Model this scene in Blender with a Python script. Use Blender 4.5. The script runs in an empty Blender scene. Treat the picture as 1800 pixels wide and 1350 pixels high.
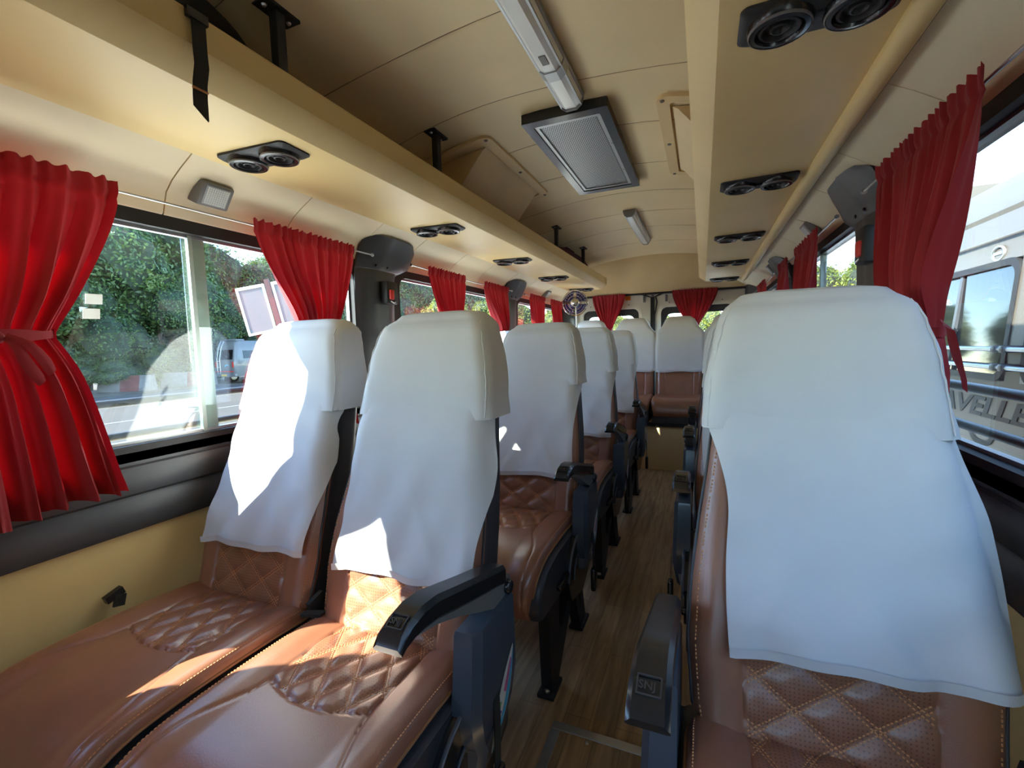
import bpy, bmesh, math, random
from mathutils import Vector, Matrix

random.seed(7)
scene = bpy.context.scene
COL = scene.collection
PI = math.pi

# ------------------------------------------------------------------ camera
F_PX, W_PX = 795.0, 1800.0
cam_d = bpy.data.cameras.new('camera')
cam_d.sensor_fit = 'HORIZONTAL'
cam_d.sensor_width = 36.0
cam_d.lens = F_PX / W_PX * 36.0
cam_d.clip_start = 0.02
cam_d.clip_end = 500
cam = bpy.data.objects.new('camera', cam_d)
COL.objects.link(cam)
AX = Vector((0.92175187, 0.00720572, -0.38771325))
AY = Vector((0.38677853, -0.08890133, 0.9178774))
AZ = Vector((-0.02785426, -0.99601437, -0.08473199))
right = Vector((AX[0], AY[0], AZ[0]))
up = -Vector((AX[1], AY[1], AZ[1]))
back = -Vector((AX[2], AY[2], AZ[2]))
mw = Matrix((right, up, back)).transposed().to_4x4()
mw.translation = Vector((0, 0, 1.12))
cam.matrix_world = mw
scene.camera = cam

# ------------------------------------------------------------------ world, sun, exposure
SUN_DIR = Vector((0.34, 0.385, -0.352)).normalized()      # way the light travels
world = bpy.data.worlds.new('world')
scene.world = world
world.use_nodes = True
wn = world.node_tree.nodes
bg = wn['Background']
sky = wn.new('ShaderNodeTexSky')
sky.sky_type = 'NISHITA'
sky.sun_disc = False
sky.sun_elevation = math.asin(-SUN_DIR.z)
sky.sun_rotation = math.atan2(-SUN_DIR.x, -SUN_DIR.y)
sky.air_density = 0.85
sky.dust_density = 0.05
sky.ozone_density = 2.2
world.node_tree.links.new(sky.outputs[0], bg.inputs[0])
bg.inputs[1].default_value = 0.36
sun_d = bpy.data.lights.new('sun', 'SUN')
sun_d.energy = 6.6
sun_d.color = (1.0, 0.95, 0.87)
sun_d.angle = 0.009
sun = bpy.data.objects.new('sun', sun_d)
COL.objects.link(sun)
sun.rotation_euler = SUN_DIR.to_track_quat('-Z', 'Y').to_euler()
scene.view_settings.view_transform = 'Standard'
scene.view_settings.look = 'None'
scene.view_settings.gamma = 1.0
scene.view_settings.use_curve_mapping = False
scene.view_settings.exposure = 2.5
scene.cycles.use_denoising = True
scene.cycles.max_bounces = 14
scene.cycles.diffuse_bounces = 8
scene.cycles.transparent_max_bounces = 24
scene.cycles.caustics_reflective = False
scene.cycles.caustics_refractive = False
scene.cycles.sample_clamp_indirect = 6.0


# ------------------------------------------------------------------ materials
def mat(name, col, rough=0.5, metal=0.0, spec=0.5, var=0.0, vscale=6.0, bump=0.0, bscale=200.0, coat=0.0, sheen=0.0):
    m = bpy.data.materials.new(name)
    m.use_nodes = True
    nt = m.node_tree
    b = nt.nodes['Principled BSDF']
    b.inputs['Base Color'].default_value = (*col, 1)
    b.inputs['Roughness'].default_value = rough
    b.inputs['Metallic'].default_value = metal
    b.inputs['Specular IOR Level'].default_value = spec
    b.inputs['Coat Weight'].default_value = coat
    b.inputs['Sheen Weight'].default_value = sheen
    tc = nt.nodes.new('ShaderNodeTexCoord')
    if var > 0:
        n = nt.nodes.new('ShaderNodeTexNoise')
        n.inputs['Scale'].default_value = vscale
        n.inputs['Detail'].default_value = 5
        nt.links.new(tc.outputs['Object'], n.inputs['Vector'])
        r = nt.nodes.new('ShaderNodeMapRange')
        r.inputs['From Min'].default_value = 0.3
        r.inputs['From Max'].default_value = 0.7
        r.inputs['To Min'].default_value = 1 - var
        r.inputs['To Max'].default_value = 1 + var
        nt.links.new(n.outputs['Fac'], r.inputs['Value'])
        mx = nt.nodes.new('ShaderNodeVectorMath')
        mx.operation = 'SCALE'
        mx.inputs[0].default_value = col
        nt.links.new(r.outputs[0], mx.inputs['Scale'])
        nt.links.new(mx.outputs[0], b.inputs['Base Color'])
    if bump > 0:
        n2 = nt.nodes.new('ShaderNodeTexNoise')
        n2.inputs['Scale'].default_value = bscale
        n2.inputs['Detail'].default_value = 3
        nt.links.new(tc.outputs['Object'], n2.inputs['Vector'])
        bp = nt.nodes.new('ShaderNodeBump')
        bp.inputs['Strength'].default_value = bump
        bp.inputs['Distance'].default_value = 0.002
        nt.links.new(n2.outputs['Fac'], bp.inputs['Height'])
        nt.links.new(bp.outputs[0], b.inputs['Normal'])
    return m


M = {}
M['leather'] = mat('brown_leather', (0.31, 0.128, 0.070), 0.32, spec=0.8, var=0.10, vscale=9, bump=0.12, bscale=420)
M['dark_leather'] = mat('charcoal_leather', (0.045, 0.043, 0.047), 0.45, var=0.1, bump=0.12, bscale=420)
M['piping'] = mat('tan_piping', (0.33, 0.15, 0.06), 0.6)
M['stitch'] = mat('orange_thread', (0.62, 0.29, 0.12), 0.7)
M['cloth'] = mat('white_cloth', (0.68, 0.685, 0.70), 0.85, spec=0.2, var=0.015, vscale=14, bump=0.10, bscale=900)
M['black'] = mat('gloss_black_plastic', (0.014, 0.015, 0.017), 0.22)
M['black_matte'] = mat('matte_black_plastic', (0.018, 0.018, 0.019), 0.55, bump=0.06, bscale=500)
M['charcoal'] = mat('charcoal_plastic', (0.055, 0.058, 0.064), 0.42, var=0.12, bump=0.05)
M['bluegrey'] = mat('blue_grey_plastic', (0.06, 0.075, 0.095), 0.22, var=0.1)
M['grey_bracket'] = mat('grey_plastic', (0.16, 0.16, 0.15), 0.4)
M['steel'] = mat('steel', (0.55, 0.55, 0.55), 0.3, metal=1.0)
M['chrome'] = mat('chrome', (0.8, 0.8, 0.8), 0.1, metal=1.0)
M['tan'] = mat('tan_vinyl', (0.80, 0.60, 0.27), 0.50, var=0.05, vscale=3, bump=0.08, bscale=600)
M['tan_panel'] = mat('beige_panel', (0.84, 0.72, 0.48), 0.5, var=0.03, vscale=3, bump=0.05, bscale=500)
M['tan_ceiling'] = mat('ceiling_vinyl', (0.80, 0.64, 0.36), 0.55, var=0.06, vscale=2.2, bump=0.08, bscale=400)
M['tan_box'] = mat('khaki_moulding', (0.72, 0.54, 0.27), 0.5, var=0.05)
M['seam'] = mat('seam_brown', (0.30, 0.21, 0.12), 0.8)
M['cream'] = mat('cream_paint', (0.72, 0.68, 0.57), 0.35, var=0.04)
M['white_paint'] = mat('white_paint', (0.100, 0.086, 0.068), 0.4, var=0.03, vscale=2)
M['van_white'] = mat('van_white_paint', (0.13, 0.128, 0.122), 0.35, coat=0.3, var=0.03)
M['rubber'] = mat('rubber_seal', (0.012, 0.012, 0.012), 0.6)
M['red_plastic'] = mat('red_plastic', (0.7, 0.03, 0.02), 0.35)
M['maroon_cloth'] = mat('maroon_bag', (0.06, 0.008, 0.012), 0.85, var=0.2, bump=0.2)
M['black_cloth'] = mat('black_bag', (0.008, 0.008, 0.009), 0.8, var=0.2, bump=0.25, bscale=700)
M['strap'] = mat('webbing', (0.022, 0.022, 0.018), 0.85, bump=0.3, bscale=900)
M['lens'] = mat('lamp_diffuser', (0.80, 0.82, 0.80), 0.18, spec=0.6)
M['lamp_grey'] = mat('lamp_housing', (0.17, 0.165, 0.16), 0.45)
M['alu'] = mat('brushed_aluminium', (0.45, 0.46, 0.46), 0.38, metal=0.8)
M['alu_green'] = mat('grey_green_stile', (0.40, 0.48, 0.42), 0.45, metal=0.2)
M['road'] = mat('asphalt', (0.042, 0.036, 0.030), 0.9, var=0.12, vscale=0.5, bump=0.3, bscale=60)
M['bounce_slab'] = mat('pale_bounce_slab', (0.76, 0.72, 0.64), 0.9, var=0.08, vscale=0.8)  # bright surface for the added ground that bounces light
M['verge'] = mat('dusty_verge', (0.07, 0.053, 0.034), 0.95, var=0.25, vscale=0.8)
M['road_paint'] = mat('road_paint', (0.13, 0.13, 0.12), 0.8, var=0.1)
M['concrete'] = mat('painted_concrete', (0.13, 0.122, 0.112), 0.85, var=0.18, vscale=5)
M['red_paint'] = mat('faded_red_paint', (0.13, 0.04, 0.03), 0.85, var=0.3, vscale=6)
M['tyre'] = mat('tyre', (0.015, 0.015, 0.015), 0.8)
M['dark_glass'] = mat('dark_glass', (0.006, 0.009, 0.010), 0.04, spec=0.35)
M['bark'] = mat('bark', (0.10, 0.07, 0.045), 0.9, var=0.2)
M['board'] = mat('board_face', (0.09, 0.095, 0.10), 0.5)
M['maroon_paint'] = mat('maroon_post', (0.055, 0.018, 0.018), 0.6)
M['orange'] = mat('orange_sticker', (0.85, 0.28, 0.03), 0.5)
M['cyan'] = mat('cyan_vinyl', (0.05, 0.42, 0.66), 0.35)
M['magenta'] = mat('magenta_vinyl', (0.55, 0.10, 0.28), 0.35)
M['green_v'] = mat('green_vinyl', (0.18, 0.50, 0.10), 0.35)
M['blue_v'] = mat('blue_vinyl', (0.05, 0.05, 0.42), 0.35)
M['paper'] = mat('white_sticker', (0.75, 0.74, 0.66), 0.5)
M['tail'] = mat('tail_lamp', (0.45, 0.04, 0.03), 0.25)
M['yellow'] = mat('yellow_plate', (0.75, 0.48, 0.05), 0.5)
M['decal'] = mat('dark_grey_decal', (0.010, 0.011, 0.011), 0.6)
M['fan_blue'] = mat('blue_fan_blade', (0.05, 0.07, 0.36), 0.22)
M['emboss'] = mat('embossed_plastic', (0.05, 0.052, 0.055), 0.25)


def glass_mat(name, tint, ior_gloss=0.12):
    m = bpy.data.materials.new(name)
    m.use_nodes = True
    nt = m.node_tree
    nt.nodes.clear()
    out = nt.nodes.new('ShaderNodeOutputMaterial')
    tr = nt.nodes.new('ShaderNodeBsdfTransparent')
    tr.inputs[0].default_value = (*tint, 1)
    gl = nt.nodes.new('ShaderNodeBsdfGlossy')
    gl.inputs['Roughness'].default_value = 0.01
    # Schlick reflectance of a thin sheet (same from both sides)
    ge = nt.nodes.new('ShaderNodeNewGeometry')
    dt = nt.nodes.new('ShaderNodeVectorMath')
    dt.operation = 'DOT_PRODUCT'
    nt.links.new(ge.outputs['Incoming'], dt.inputs[0])
    nt.links.new(ge.outputs['Normal'], dt.inputs[1])

    def mth(op, a, b_):
        n_ = nt.nodes.new('ShaderNodeMath')
        n_.operation = op
        for k, q in enumerate((a, b_)):
            if q is None:
                continue
            if isinstance(q, (int, float)):
                n_.inputs[k].default_value = q
            else:
                nt.links.new(q, n_.inputs[k])
        return n_.outputs[0]
    ca = mth('ABSOLUTE', dt.outputs['Value'], None)
    fr = mth('ADD', mth('MULTIPLY', mth('POWER', mth('SUBTRACT', 1.0, ca), 5.0), 0.93), 0.07)
    mx = nt.nodes.new('ShaderNodeMixShader')
    nt.links.new(fr, mx.inputs[0])
    nt.links.new(tr.outputs[0], mx.inputs[1])
    nt.links.new(gl.outputs[0], mx.inputs[2])
    nt.links.new(mx.outputs[0], out.inputs[0])
    return m


def half_clear(name, col, k):
    m = mat(name, col, 0.6)
    nt = m.node_tree
    tr = nt.nodes.new('ShaderNodeBsdfTransparent')
    mx = nt.nodes.new('ShaderNodeMixShader')
    mx.inputs[0].default_value = k
    nt.links.new(tr.outputs[0], mx.inputs[1])
    nt.links.new(nt.nodes['Principled BSDF'].outputs[0], mx.inputs[2])
    nt.links.new(mx.outputs[0], nt.nodes['Material Output'].inputs[0])
    return m


M['half_clear'] = half_clear('painted_reflection', (0.8, 0.8, 0.74), 0.45)  # half-clear white that paints a reflection on the glass
M['glass'] = glass_mat('window_glass', (0.93, 0.97, 0.95))


def curtain_mat():
    m = bpy.data.materials.new('red_curtain_cloth')
    m.use_nodes = True
    nt = m.node_tree
    nt.nodes.clear()
    out = nt.nodes.new('ShaderNodeOutputMaterial')
    d = nt.nodes.new('ShaderNodeBsdfPrincipled')
    d.inputs['Base Color'].default_value = (0.38, 0.018, 0.026, 1)
    d.inputs['Roughness'].default_value = 0.75
    d.inputs['Sheen Weight'].default_value = 0.15
    t = nt.nodes.new('ShaderNodeBsdfTranslucent')
    t.inputs[0].default_value = (0.30, 0.004, 0.009, 1)
    mx = nt.nodes.new('ShaderNodeMixShader')
    mx.inputs[0].default_value = 0.28
    tc = nt.nodes.new('ShaderNodeTexCoord')
    n = nt.nodes.new('ShaderNodeTexNoise')
    n.inputs['Scale'].default_value = 700
    nt.links.new(tc.outputs['Object'], n.inputs['Vector'])
    bp = nt.nodes.new('ShaderNodeBump')
    bp.inputs['Strength'].default_value = 0.15
    bp.inputs['Distance'].default_value = 0.001
    nt.links.new(n.outputs['Fac'], bp.inputs['Height'])
    nt.links.new(bp.outputs[0], d.inputs['Normal'])
    nt.links.new(d.outputs[0], mx.inputs[1])
    nt.links.new(t.outputs[0], mx.inputs[2])
    nt.links.new(mx.outputs[0], out.inputs[0])
    return m


M['curtain'] = curtain_mat()


def leaf_mat(name, c1, c2, trans):
    m = bpy.data.materials.new(name)
    m.use_nodes = True
    nt = m.node_tree
    nt.nodes.clear()
    out = nt.nodes.new('ShaderNodeOutputMaterial')
    tc = nt.nodes.new('ShaderNodeTexCoord')
    n = nt.nodes.new('ShaderNodeTexNoise')
    n.inputs['Scale'].default_value = 1.1
    n.inputs['Detail'].default_value = 6
    nt.links.new(tc.outputs['Object'], n.inputs['Vector'])
    cr = nt.nodes.new('ShaderNodeValToRGB')
    cr.color_ramp.elements[0].position = 0.35
    cr.color_ramp.elements[1].position = 0.68
    cr.color_ramp.elements[0].color = (*c1, 1)
    cr.color_ramp.elements[1].color = (*c2, 1)
    nt.links.new(n.outputs['Fac'], cr.inputs[0])
    d = nt.nodes.new('ShaderNodeBsdfPrincipled')
    d.inputs['Roughness'].default_value = 0.45
    t = nt.nodes.new('ShaderNodeBsdfTranslucent')
    mx = nt.nodes.new('ShaderNodeMixShader')
    mx.inputs[0].default_value = trans
    nt.links.new(cr.outputs[0], d.inputs['Base Color'])
    nt.links.new(cr.outputs[0], t.inputs[0])
    nt.links.new(d.outputs[0], mx.inputs[1])
    nt.links.new(t.outputs[0], mx.inputs[2])
    nt.links.new(mx.outputs[0], out.inputs[0])
    return m


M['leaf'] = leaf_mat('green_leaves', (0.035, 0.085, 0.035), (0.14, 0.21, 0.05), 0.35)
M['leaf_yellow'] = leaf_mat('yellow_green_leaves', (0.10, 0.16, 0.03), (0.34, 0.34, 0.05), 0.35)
M['core'] = mat('dark_green_core', (0.030, 0.045, 0.028), 0.95, var=0.3, vscale=2)  # dark green filler that makes the crowns opaque


def wood_floor_mat():
    m = bpy.data.materials.new('wood_print_vinyl')
    m.use_nodes = True
    nt = m.node_tree
    b = nt.nodes['Principled BSDF']
    tc = nt.nodes.new('ShaderNodeTexCoord')
    mp = nt.nodes.new('ShaderNodeMapping')
    mp.inputs['Scale'].default_value = (26, 2.2, 1)
    nt.links.new(tc.outputs['Object'], mp.inputs[0])
    n = nt.nodes.new('ShaderNodeTexNoise')
    n.inputs['Scale'].default_value = 1.6
    n.inputs['Detail'].default_value = 8
    n.inputs['Distortion'].default_value = 0.8
    nt.links.new(mp.outputs[0], n.inputs['Vector'])
    cr = nt.nodes.new('ShaderNodeValToRGB')
    cr.color_ramp.elements[0].position = 0.3
    cr.color_ramp.elements[0].color = (0.24, 0.15, 0.08, 1)
    cr.color_ramp.elements[1].position = 0.72
    cr.color_ramp.elements[1].color = (0.55, 0.37, 0.20, 1)
    nt.links.new(n.outputs['Fac'], cr.inputs[0])
    br = nt.nodes.new('ShaderNodeTexBrick')
    br.inputs['Scale'].default_value = 1.0
    br.inputs['Mortar Size'].default_value = 0.0015
    br.inputs['Brick Width'].default_value = 0.62
    br.inputs['Row Height'].default_value = 0.075
    br.inputs['Color1'].default_value = (0.86, 0.86, 0.86, 1)
    br.inputs['Color2'].default_value = (1.08, 1.06, 1.02, 1)
    br.inputs['Mortar'].default_value = (0.62, 0.60, 0.56, 1)
    mp2 = nt.nodes.new('ShaderNodeMapping')
    mp2.inputs['Rotation'].default_value = (0, 0, PI / 2)
    nt.links.new(tc.outputs['Object'], mp2.inputs[0])
    nt.links.new(mp2.outputs[0], br.inputs['Vector'])
    mu = nt.nodes.new('ShaderNodeMix')
    mu.data_type = 'RGBA'
    mu.blend_type = 'MULTIPLY'
    mu.inputs[0].default_value = 1.0
    nt.links.new(cr.outputs[0], mu.inputs[6])
    nt.links.new(br.outputs['Color'], mu.inputs[7])
    nt.links.new(mu.outputs[2], b.inputs['Base Color'])
    b.inputs['Roughness'].default_value = 0.38
    return m


M['wood'] = wood_floor_mat()


def perf_leather():
    """brown leather whose quilted field is punched with small holes (mask in the vertex attribute 'perf', metres in the UV map)"""
    m = M['leather'].copy()
    m.name = 'perforated_brown_leather'
    nt = m.node_tree
    b = nt.nodes['Principled BSDF']
    src = b.inputs['Base Color'].links[0].from_socket
    uv = nt.nodes.new('ShaderNodeUVMap')
    sc = nt.nodes.new('ShaderNodeVectorMath')
    sc.operation = 'SCALE'
    sc.inputs['Scale'].default_value = 1 / 0.0062
    nt.links.new(uv.outputs[0], sc.inputs[0])
    fr = nt.nodes.new('ShaderNodeVectorMath')
    fr.operation = 'FRACTION'
    nt.links.new(sc.outputs[0], fr.inputs[0])
    di = nt.nodes.new('ShaderNodeVectorMath')
    di.operation = 'DISTANCE'
    di.inputs[1].default_value = (0.5, 0.5, 0)
    nt.links.new(fr.outputs[0], di.inputs[0])
    lt = nt.nodes.new('ShaderNodeMath')
    lt.operation = 'LESS_THAN'
    lt.inputs[1].default_value = 0.20
    nt.links.new(di.outputs['Value'], lt.inputs[0])
    at = nt.nodes.new('ShaderNodeAttribute')
    at.attribute_name = 'perf'
    ml = nt.nodes.new('ShaderNodeMath')
    ml.operation = 'MULTIPLY'
    nt.links.new(lt.outputs[0], ml.inputs[0])
    nt.links.new(at.outputs['Fac'], ml.inputs[1])
    mx = nt.nodes.new('ShaderNodeMix')
    mx.data_type = 'RGBA'
    nt.links.new(ml.outputs[0], mx.inputs[0])
    nt.links.new(src, mx.inputs[6])
    mx.inputs[7].default_value = (0.15, 0.062, 0.036, 1)
    nt.links.new(mx.outputs[2], b.inputs['Base Color'])
    return m


M['perf'] = perf_leather()


# ------------------------------------------------------------------ mesh helpers
class MB:
    def __init__(s):
        s.v, s.f, s.mi = [], [], []
        s.cur = 0

    def add(s, vs, fs):
        o = len(s.v)
        s.v += [tuple(p) for p in vs]
        s.f += [tuple(i + o for i in f) for f in fs]
        s.mi += [s.cur] * len(fs)
        return s

    def box(s, x0, x1, y0, y1, z0, z1, bev=0.0, seg=2):
        if bev <= 0:
            vs = [(x, y, z) for x in (x0, x1) for y in (y0, y1) for z in (z0, z1)]
            fs = [(0, 1, 3, 2), (4, 6, 7, 5), (0, 4, 5, 1), (2, 3, 7, 6), (0, 2, 6, 4), (1, 5, 7, 3)]
            return s.add(vs, fs)
        bm = bmesh.new()
        bmesh.ops.create_cube(bm, size=1)
        for v in bm.verts:
            v.co = Vector(((x0 + x1) / 2 + v.co.x * (x1 - x0), (y0 + y1) / 2 + v.co.y * (y1 - y0), (z0 + z1) / 2 + v.co.z * (z1 - z0)))
        bmesh.ops.bevel(bm, geom=list(bm.edges), offset=bev, segments=seg, affect='EDGES', profile=0.5)
        return s.addbm(bm)

    def addbm(s, bm, mtx=None):
        bm.verts.index_update()
        vs = [(mtx @ v.co if mtx else v.co)[:] for v in bm.verts]
        fs = [tuple(v.index for v in f.verts) for f in bm.faces]
        bm.free()
        return s.add(vs, fs)

    def obox(s, c, ux, uy, uz, hx, hy, hz):
        c, ux, uy, uz = Vector(c), Vector(ux).normalized(), Vector(uy).normalized(), Vector(uz).normalized()
        vs = [c + ux * a * hx + uy * b_ * hy + uz * d * hz for a in (-1, 1) for b_ in (-1, 1) for d in (-1, 1)]
        fs = [(0, 1, 3, 2), (4, 6, 7, 5), (0, 4, 5, 1), (2, 3, 7, 6), (0, 2, 6, 4), (1, 5, 7, 3)]
        return s.add(vs, fs)

    def grid(s, fn, nu, nv, closed=False):
        """fn(i,j) -> point; i in 0..nu, j in 0..nv"""
        vs = [fn(i, j) for j in range(nv + 1) for i in range(nu + (0 if closed else 1))]
        W = nu if closed else nu + 1
        fs = []
        for j in range(nv):
            for i in range(nu):
                a = j * W + i
                b_ = j * W + (i + 1) % W
                fs.append((a, b_, b_ + W, a + W))
        return s.add(vs, fs)

    def prism(s, pts, axis, a0, a1):
        """polygon pts (2D) extruded along axis 'x','y' or 'z'"""
        def P(p, a):
            return {'x': (a, p[0], p[1]), 'y': (p[0], a, p[1]), 'z': (p[0], p[1], a)}[axis]
        n = len(pts)
        vs = [P(p, a0) for p in pts] + [P(p, a1) for p in pts]
        fs = [(i, (i + 1) % n, n + (i + 1) % n, n + i) for i in range(n)]
        fs += [tuple(range(n - 1, -1, -1)), tuple(range(n, 2 * n))]
        return s.add(vs, fs)

    def sheet(s, prof, y0, y1, ny=1, axis='y'):
        """open profile (x,z) swept along y"""
        n = len(prof) - 1
        return s.grid(lambda i, j: (prof[i][0], y0 + (y1 - y0) * j / ny, prof[i][1]), n, ny)

    def tube(s, pts, r, n=8, caps=True):
        pts = [Vector(p) for p in pts]
        rings = []
        for k, p in enumerate(pts):
            t = (pts[min(k + 1, len(pts) - 1)] - pts[max(k - 1, 0)]).normalized()
            a = t.orthogonal().normalized() if k == 0 else (rings[-1][1] - t * rings[-1][1].dot(t)).normalized()
            b_ = t.cross(a)
            rr = r[k] if isinstance(r, (list, tuple)) else r
            rings.append(([p + (a * math.cos(2 * PI * i / n) + b_ * math.sin(2 * PI * i / n)) * rr for i in range(n)], a))
        vs = [q for ring in rings for q in ring[0]]
        fs = []
        for k in range(len(pts) - 1):
            for i in range(n):
                fs.append((k * n + i, k * n + (i + 1) % n, (k + 1) * n + (i + 1) % n, (k + 1) * n + i))
        if caps:
            fs += [tuple(range(n - 1, -1, -1)), tuple(range((len(pts) - 1) * n, len(pts) * n))]
        return s.add(vs, fs)

    def lathe(s, prof, c, axis=(0, 0, 1), n=24, caps=True):
        """prof: list of (r, h) along axis from point c"""
        ax = Vector(axis).normalized()
        a = ax.orthogonal().normalized()
        b_ = ax.cross(a)
        c = Vector(c)
        vs = [c + ax * h + (a * math.cos(2 * PI * i / n) + b_ * math.sin(2 * PI * i / n)) * r for r, h in prof for i in range(n)]
        fs = [(k * n + i, k * n + (i + 1) % n, (k + 1) * n + (i + 1) % n, (k + 1) * n + i) for k in range(len(prof) - 1) for i in range(n)]
        if caps:
            fs += [tuple(range(n - 1, -1, -1)), tuple(range((len(prof) - 1) * n, len(prof) * n))]
        return s.add(vs, fs)

    def mirror(s):
        s.v = [(-x, y, z) for x, y, z in s.v]
        s.f = [tuple(reversed(f)) for f in s.f]
        return s

    def mesh(s, name, mats, smooth=None):
        me = bpy.data.meshes.new(name)
        me.from_pydata(s.v, [], s.f)
        for m in (mats if isinstance(mats, (list, tuple)) else [mats]):
            me.materials.append(m)
        if any(s.mi):
            me.polygons.foreach_set('material_index', s.mi)
        bm = bmesh.new()
        bm.from_mesh(me)
        bmesh.ops.recalc_face_normals(bm, faces=bm.faces)
        bm.to_mesh(me)
        bm.free()
        if smooth:
            me.polygons.foreach_set('use_smooth', [True] * len(me.polygons))
            try:
                me.set_sharp_from_angle(angle=math.radians(smooth))
            except Exception:
                pass
        me.update()
        return me

    def build(s, name, mats, parent=None, smooth=None, loc=None):
        o = bpy.data.objects.new(name, s.mesh(name, mats, smooth))
        COL.objects.link(o)
        if loc is not None:
            o.location = loc
        if parent is not None:
            o.parent = parent
        return o


def link(name, me, parent=None, loc=None):
    o = bpy.data.objects.new(name, me)
    COL.objects.link(o)
    if parent is not None:
        o.parent = parent
    if loc is not None:
        o.location = loc
    return o


def tag(o, label, cat, group=None, kind=None):
    o['label'] = label
    o['category'] = cat
    if group:
        o['group'] = group
    if kind:
        o['kind'] = kind
    return o


def thing(name, label, cat, loc=(0, 0, 0), group=None, kind=None):
    o = bpy.data.objects.new(name, None)
    o.empty_display_size = 0.05
    COL.objects.link(o)
    o.location = loc
    return tag(o, label, cat, group, kind)


def lerp(a, b_, t):
    return a + (b_ - a) * t


def interp(tab, z):
    if z <= tab[0][0]:
        return tab[0][1]
    for (a, va), (b_, vb) in zip(tab, tab[1:]):
        if z <= b_:
            t = (z - a) / (b_ - a)
            return va + (vb - va) * t
    return tab[-1][1]


def sstep(a, b_, x):
    t = max(0.0, min(1.0, (x - a) / (b_ - a)))
    return t * t * (3 - 2 * t)


def rrect2d(a0, a1, b0, b1, r, n=6):
    pts = []
    for cx, cy, st in ((a1 - r, b0 + r, -PI / 2), (a1 - r, b1 - r, 0), (a0 + r, b1 - r, PI / 2), (a0 + r, b0 + r, PI)):
        for k in range(n + 1):
            t = st + PI / 2 * k / n
            pts.append((cx + r * math.cos(t), cy + r * math.sin(t)))
    return pts


def ring_solid(mb, outer, inner, P, d0, d1):
    """solid ring between two equal-length 2D loops; P(p,d)->3D"""
    n = len(outer)
    vs = [P(p, d0) for p in outer] + [P(p, d0) for p in inner] + [P(p, d1) for p in outer] + [P(p, d1) for p in inner]
    fs = []
    for i in range(n):
        j = (i + 1) % n
        fs += [(i, j, n + j, n + i), (2 * n + i, 3 * n + i, 3 * n + j, 2 * n + j), (i, 2 * n + i, 2 * n + j, j), (n + i, n + j, 3 * n + j, 3 * n + i)]
    mb.add(vs, fs)
    return mb


def text_mesh(s, size, depth=0.001, bold=0.0, shear=0.0):
    cu = bpy.data.curves.new('lettering', 'FONT')
    cu.body = s
    cu.size = size
    cu.extrude = depth
    cu.offset = bold
    cu.shear = shear
    cu.resolution_u = 3
    o = bpy.data.objects.new('lettering', cu)
    COL.objects.link(o)
    dg = bpy.context.evaluated_depsgraph_get()
    me = bpy.data.meshes.new_from_object(o.evaluated_get(dg))
    bpy.data.objects.remove(o)
    bpy.data.curves.remove(cu)
    return me


def place_text(name, s, size, origin, ux, uy, m, parent=None, bold=0.0, shear=0.0, depth=0.001):
    me = text_mesh(s, size, depth, bold, shear)
    ux, uy = Vector(ux).normalized(), Vector(uy).normalized()
    mt = Matrix((ux, uy, ux.cross(uy))).transposed().to_4x4()
    mt.translation = Vector(origin)
    me.transform(mt)
    me.materials.clear()
    me.materials.append(m)
    return link(name, me, parent)


CX = -0.44          # centre line of the bus


def mx_(x):
    return 2 * CX - x


# ------------------------------------------------------------------ bus shell
FRONT, REAR = -2.6, 4.80
o = MB().box(-1.42, 0.54, FRONT, REAR + 0.05, -0.05, 0.0).build('floor', M['wood'])
tag(o, 'brown wood print vinyl floor of the bus aisle', 'floor', kind='structure')

# ceiling: shallow arch split into vinyl panels with welted seams


def ceil_z(x):
    return 1.92 - 0.2 * (x - CX) ** 2


ceil = thing('ceiling', 'beige padded vinyl ceiling with crosswise seams', 'ceiling', kind='structure')
seams = [FRONT, -2.2, -1.8, -1.4, -1.1, -0.75, -0.35, 0.02, 0.37, 0.72, 1.07, 1.42, 1.77, 2.16, 2.56, 2.95, 3.35, 3.85, 4.44]
NX = 24
for a, b_ in zip(seams, seams[1:]):
    mb = MB()

    def cp(i, j, a=a, b_=b_):
        x = lerp(-1.40, 0.52, i / NX)
        fr = j / 10
        edge = math.exp(-(fr * (b_ - a) / 0.012) ** 2) + math.exp(-((1 - fr) * (b_ - a) / 0.012) ** 2)
        sag = 0.0025 * math.sin(fr * PI) * math.sin(i * 1.3 + a * 7)
        ts = [0, 0.012, 0.03, 0.06, 0.3, 0.5, 0.7, 0.94, 0.97, 0.988, 1][j]
        y = lerp(a, b_, ts)
        d = min(ts, 1 - ts) * (b_ - a)
        wav = 0.007 * lerp(math.sin(i * 0.55 + a * 9), math.sin(i * 0.55 + b_ * 9), ts)
        return (x, y + wav, ceil_z(x) + 0.0022 * math.exp(-(d / 0.004) ** 2) - sag * 0.6)
    mb.grid(cp, NX, 10)
    mb.build('ceiling_panel', M['tan_ceiling'], ceil, smooth=60)
mb = MB()
for a in seams[1:-1]:
    mb.tube([(lerp(-1.40, 0.52, i / NX), a + 0.007 * math.sin(i * 0.55 + a * 9), ceil_z(lerp(-1.40, 0.52, i / NX)) + 0.0022) for i in range(NX + 1)], 0.0017, 5)
mb.build('seam_welt', M['seam'], ceil)

roof = MB()
roof.box(-1.46, 0.58, FRONT, REAR + 0.1, 1.97, 2.02)
roof.box(-1.46, -1.40, FRONT, REAR + 0.1, 1.53, 1.97)
roof.box(0.515, 0.58, FRONT, REAR + 0.1, 1.53, 1.97)
roof.box(-1.40, 0.52, REAR + 0.04, REAR + 0.1, 1.66, 1.97)
o = roof.build('roof_shell', M['white_paint'])
tag(o, 'white outer roof shell above the ceiling', 'roof', kind='structure')

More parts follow.
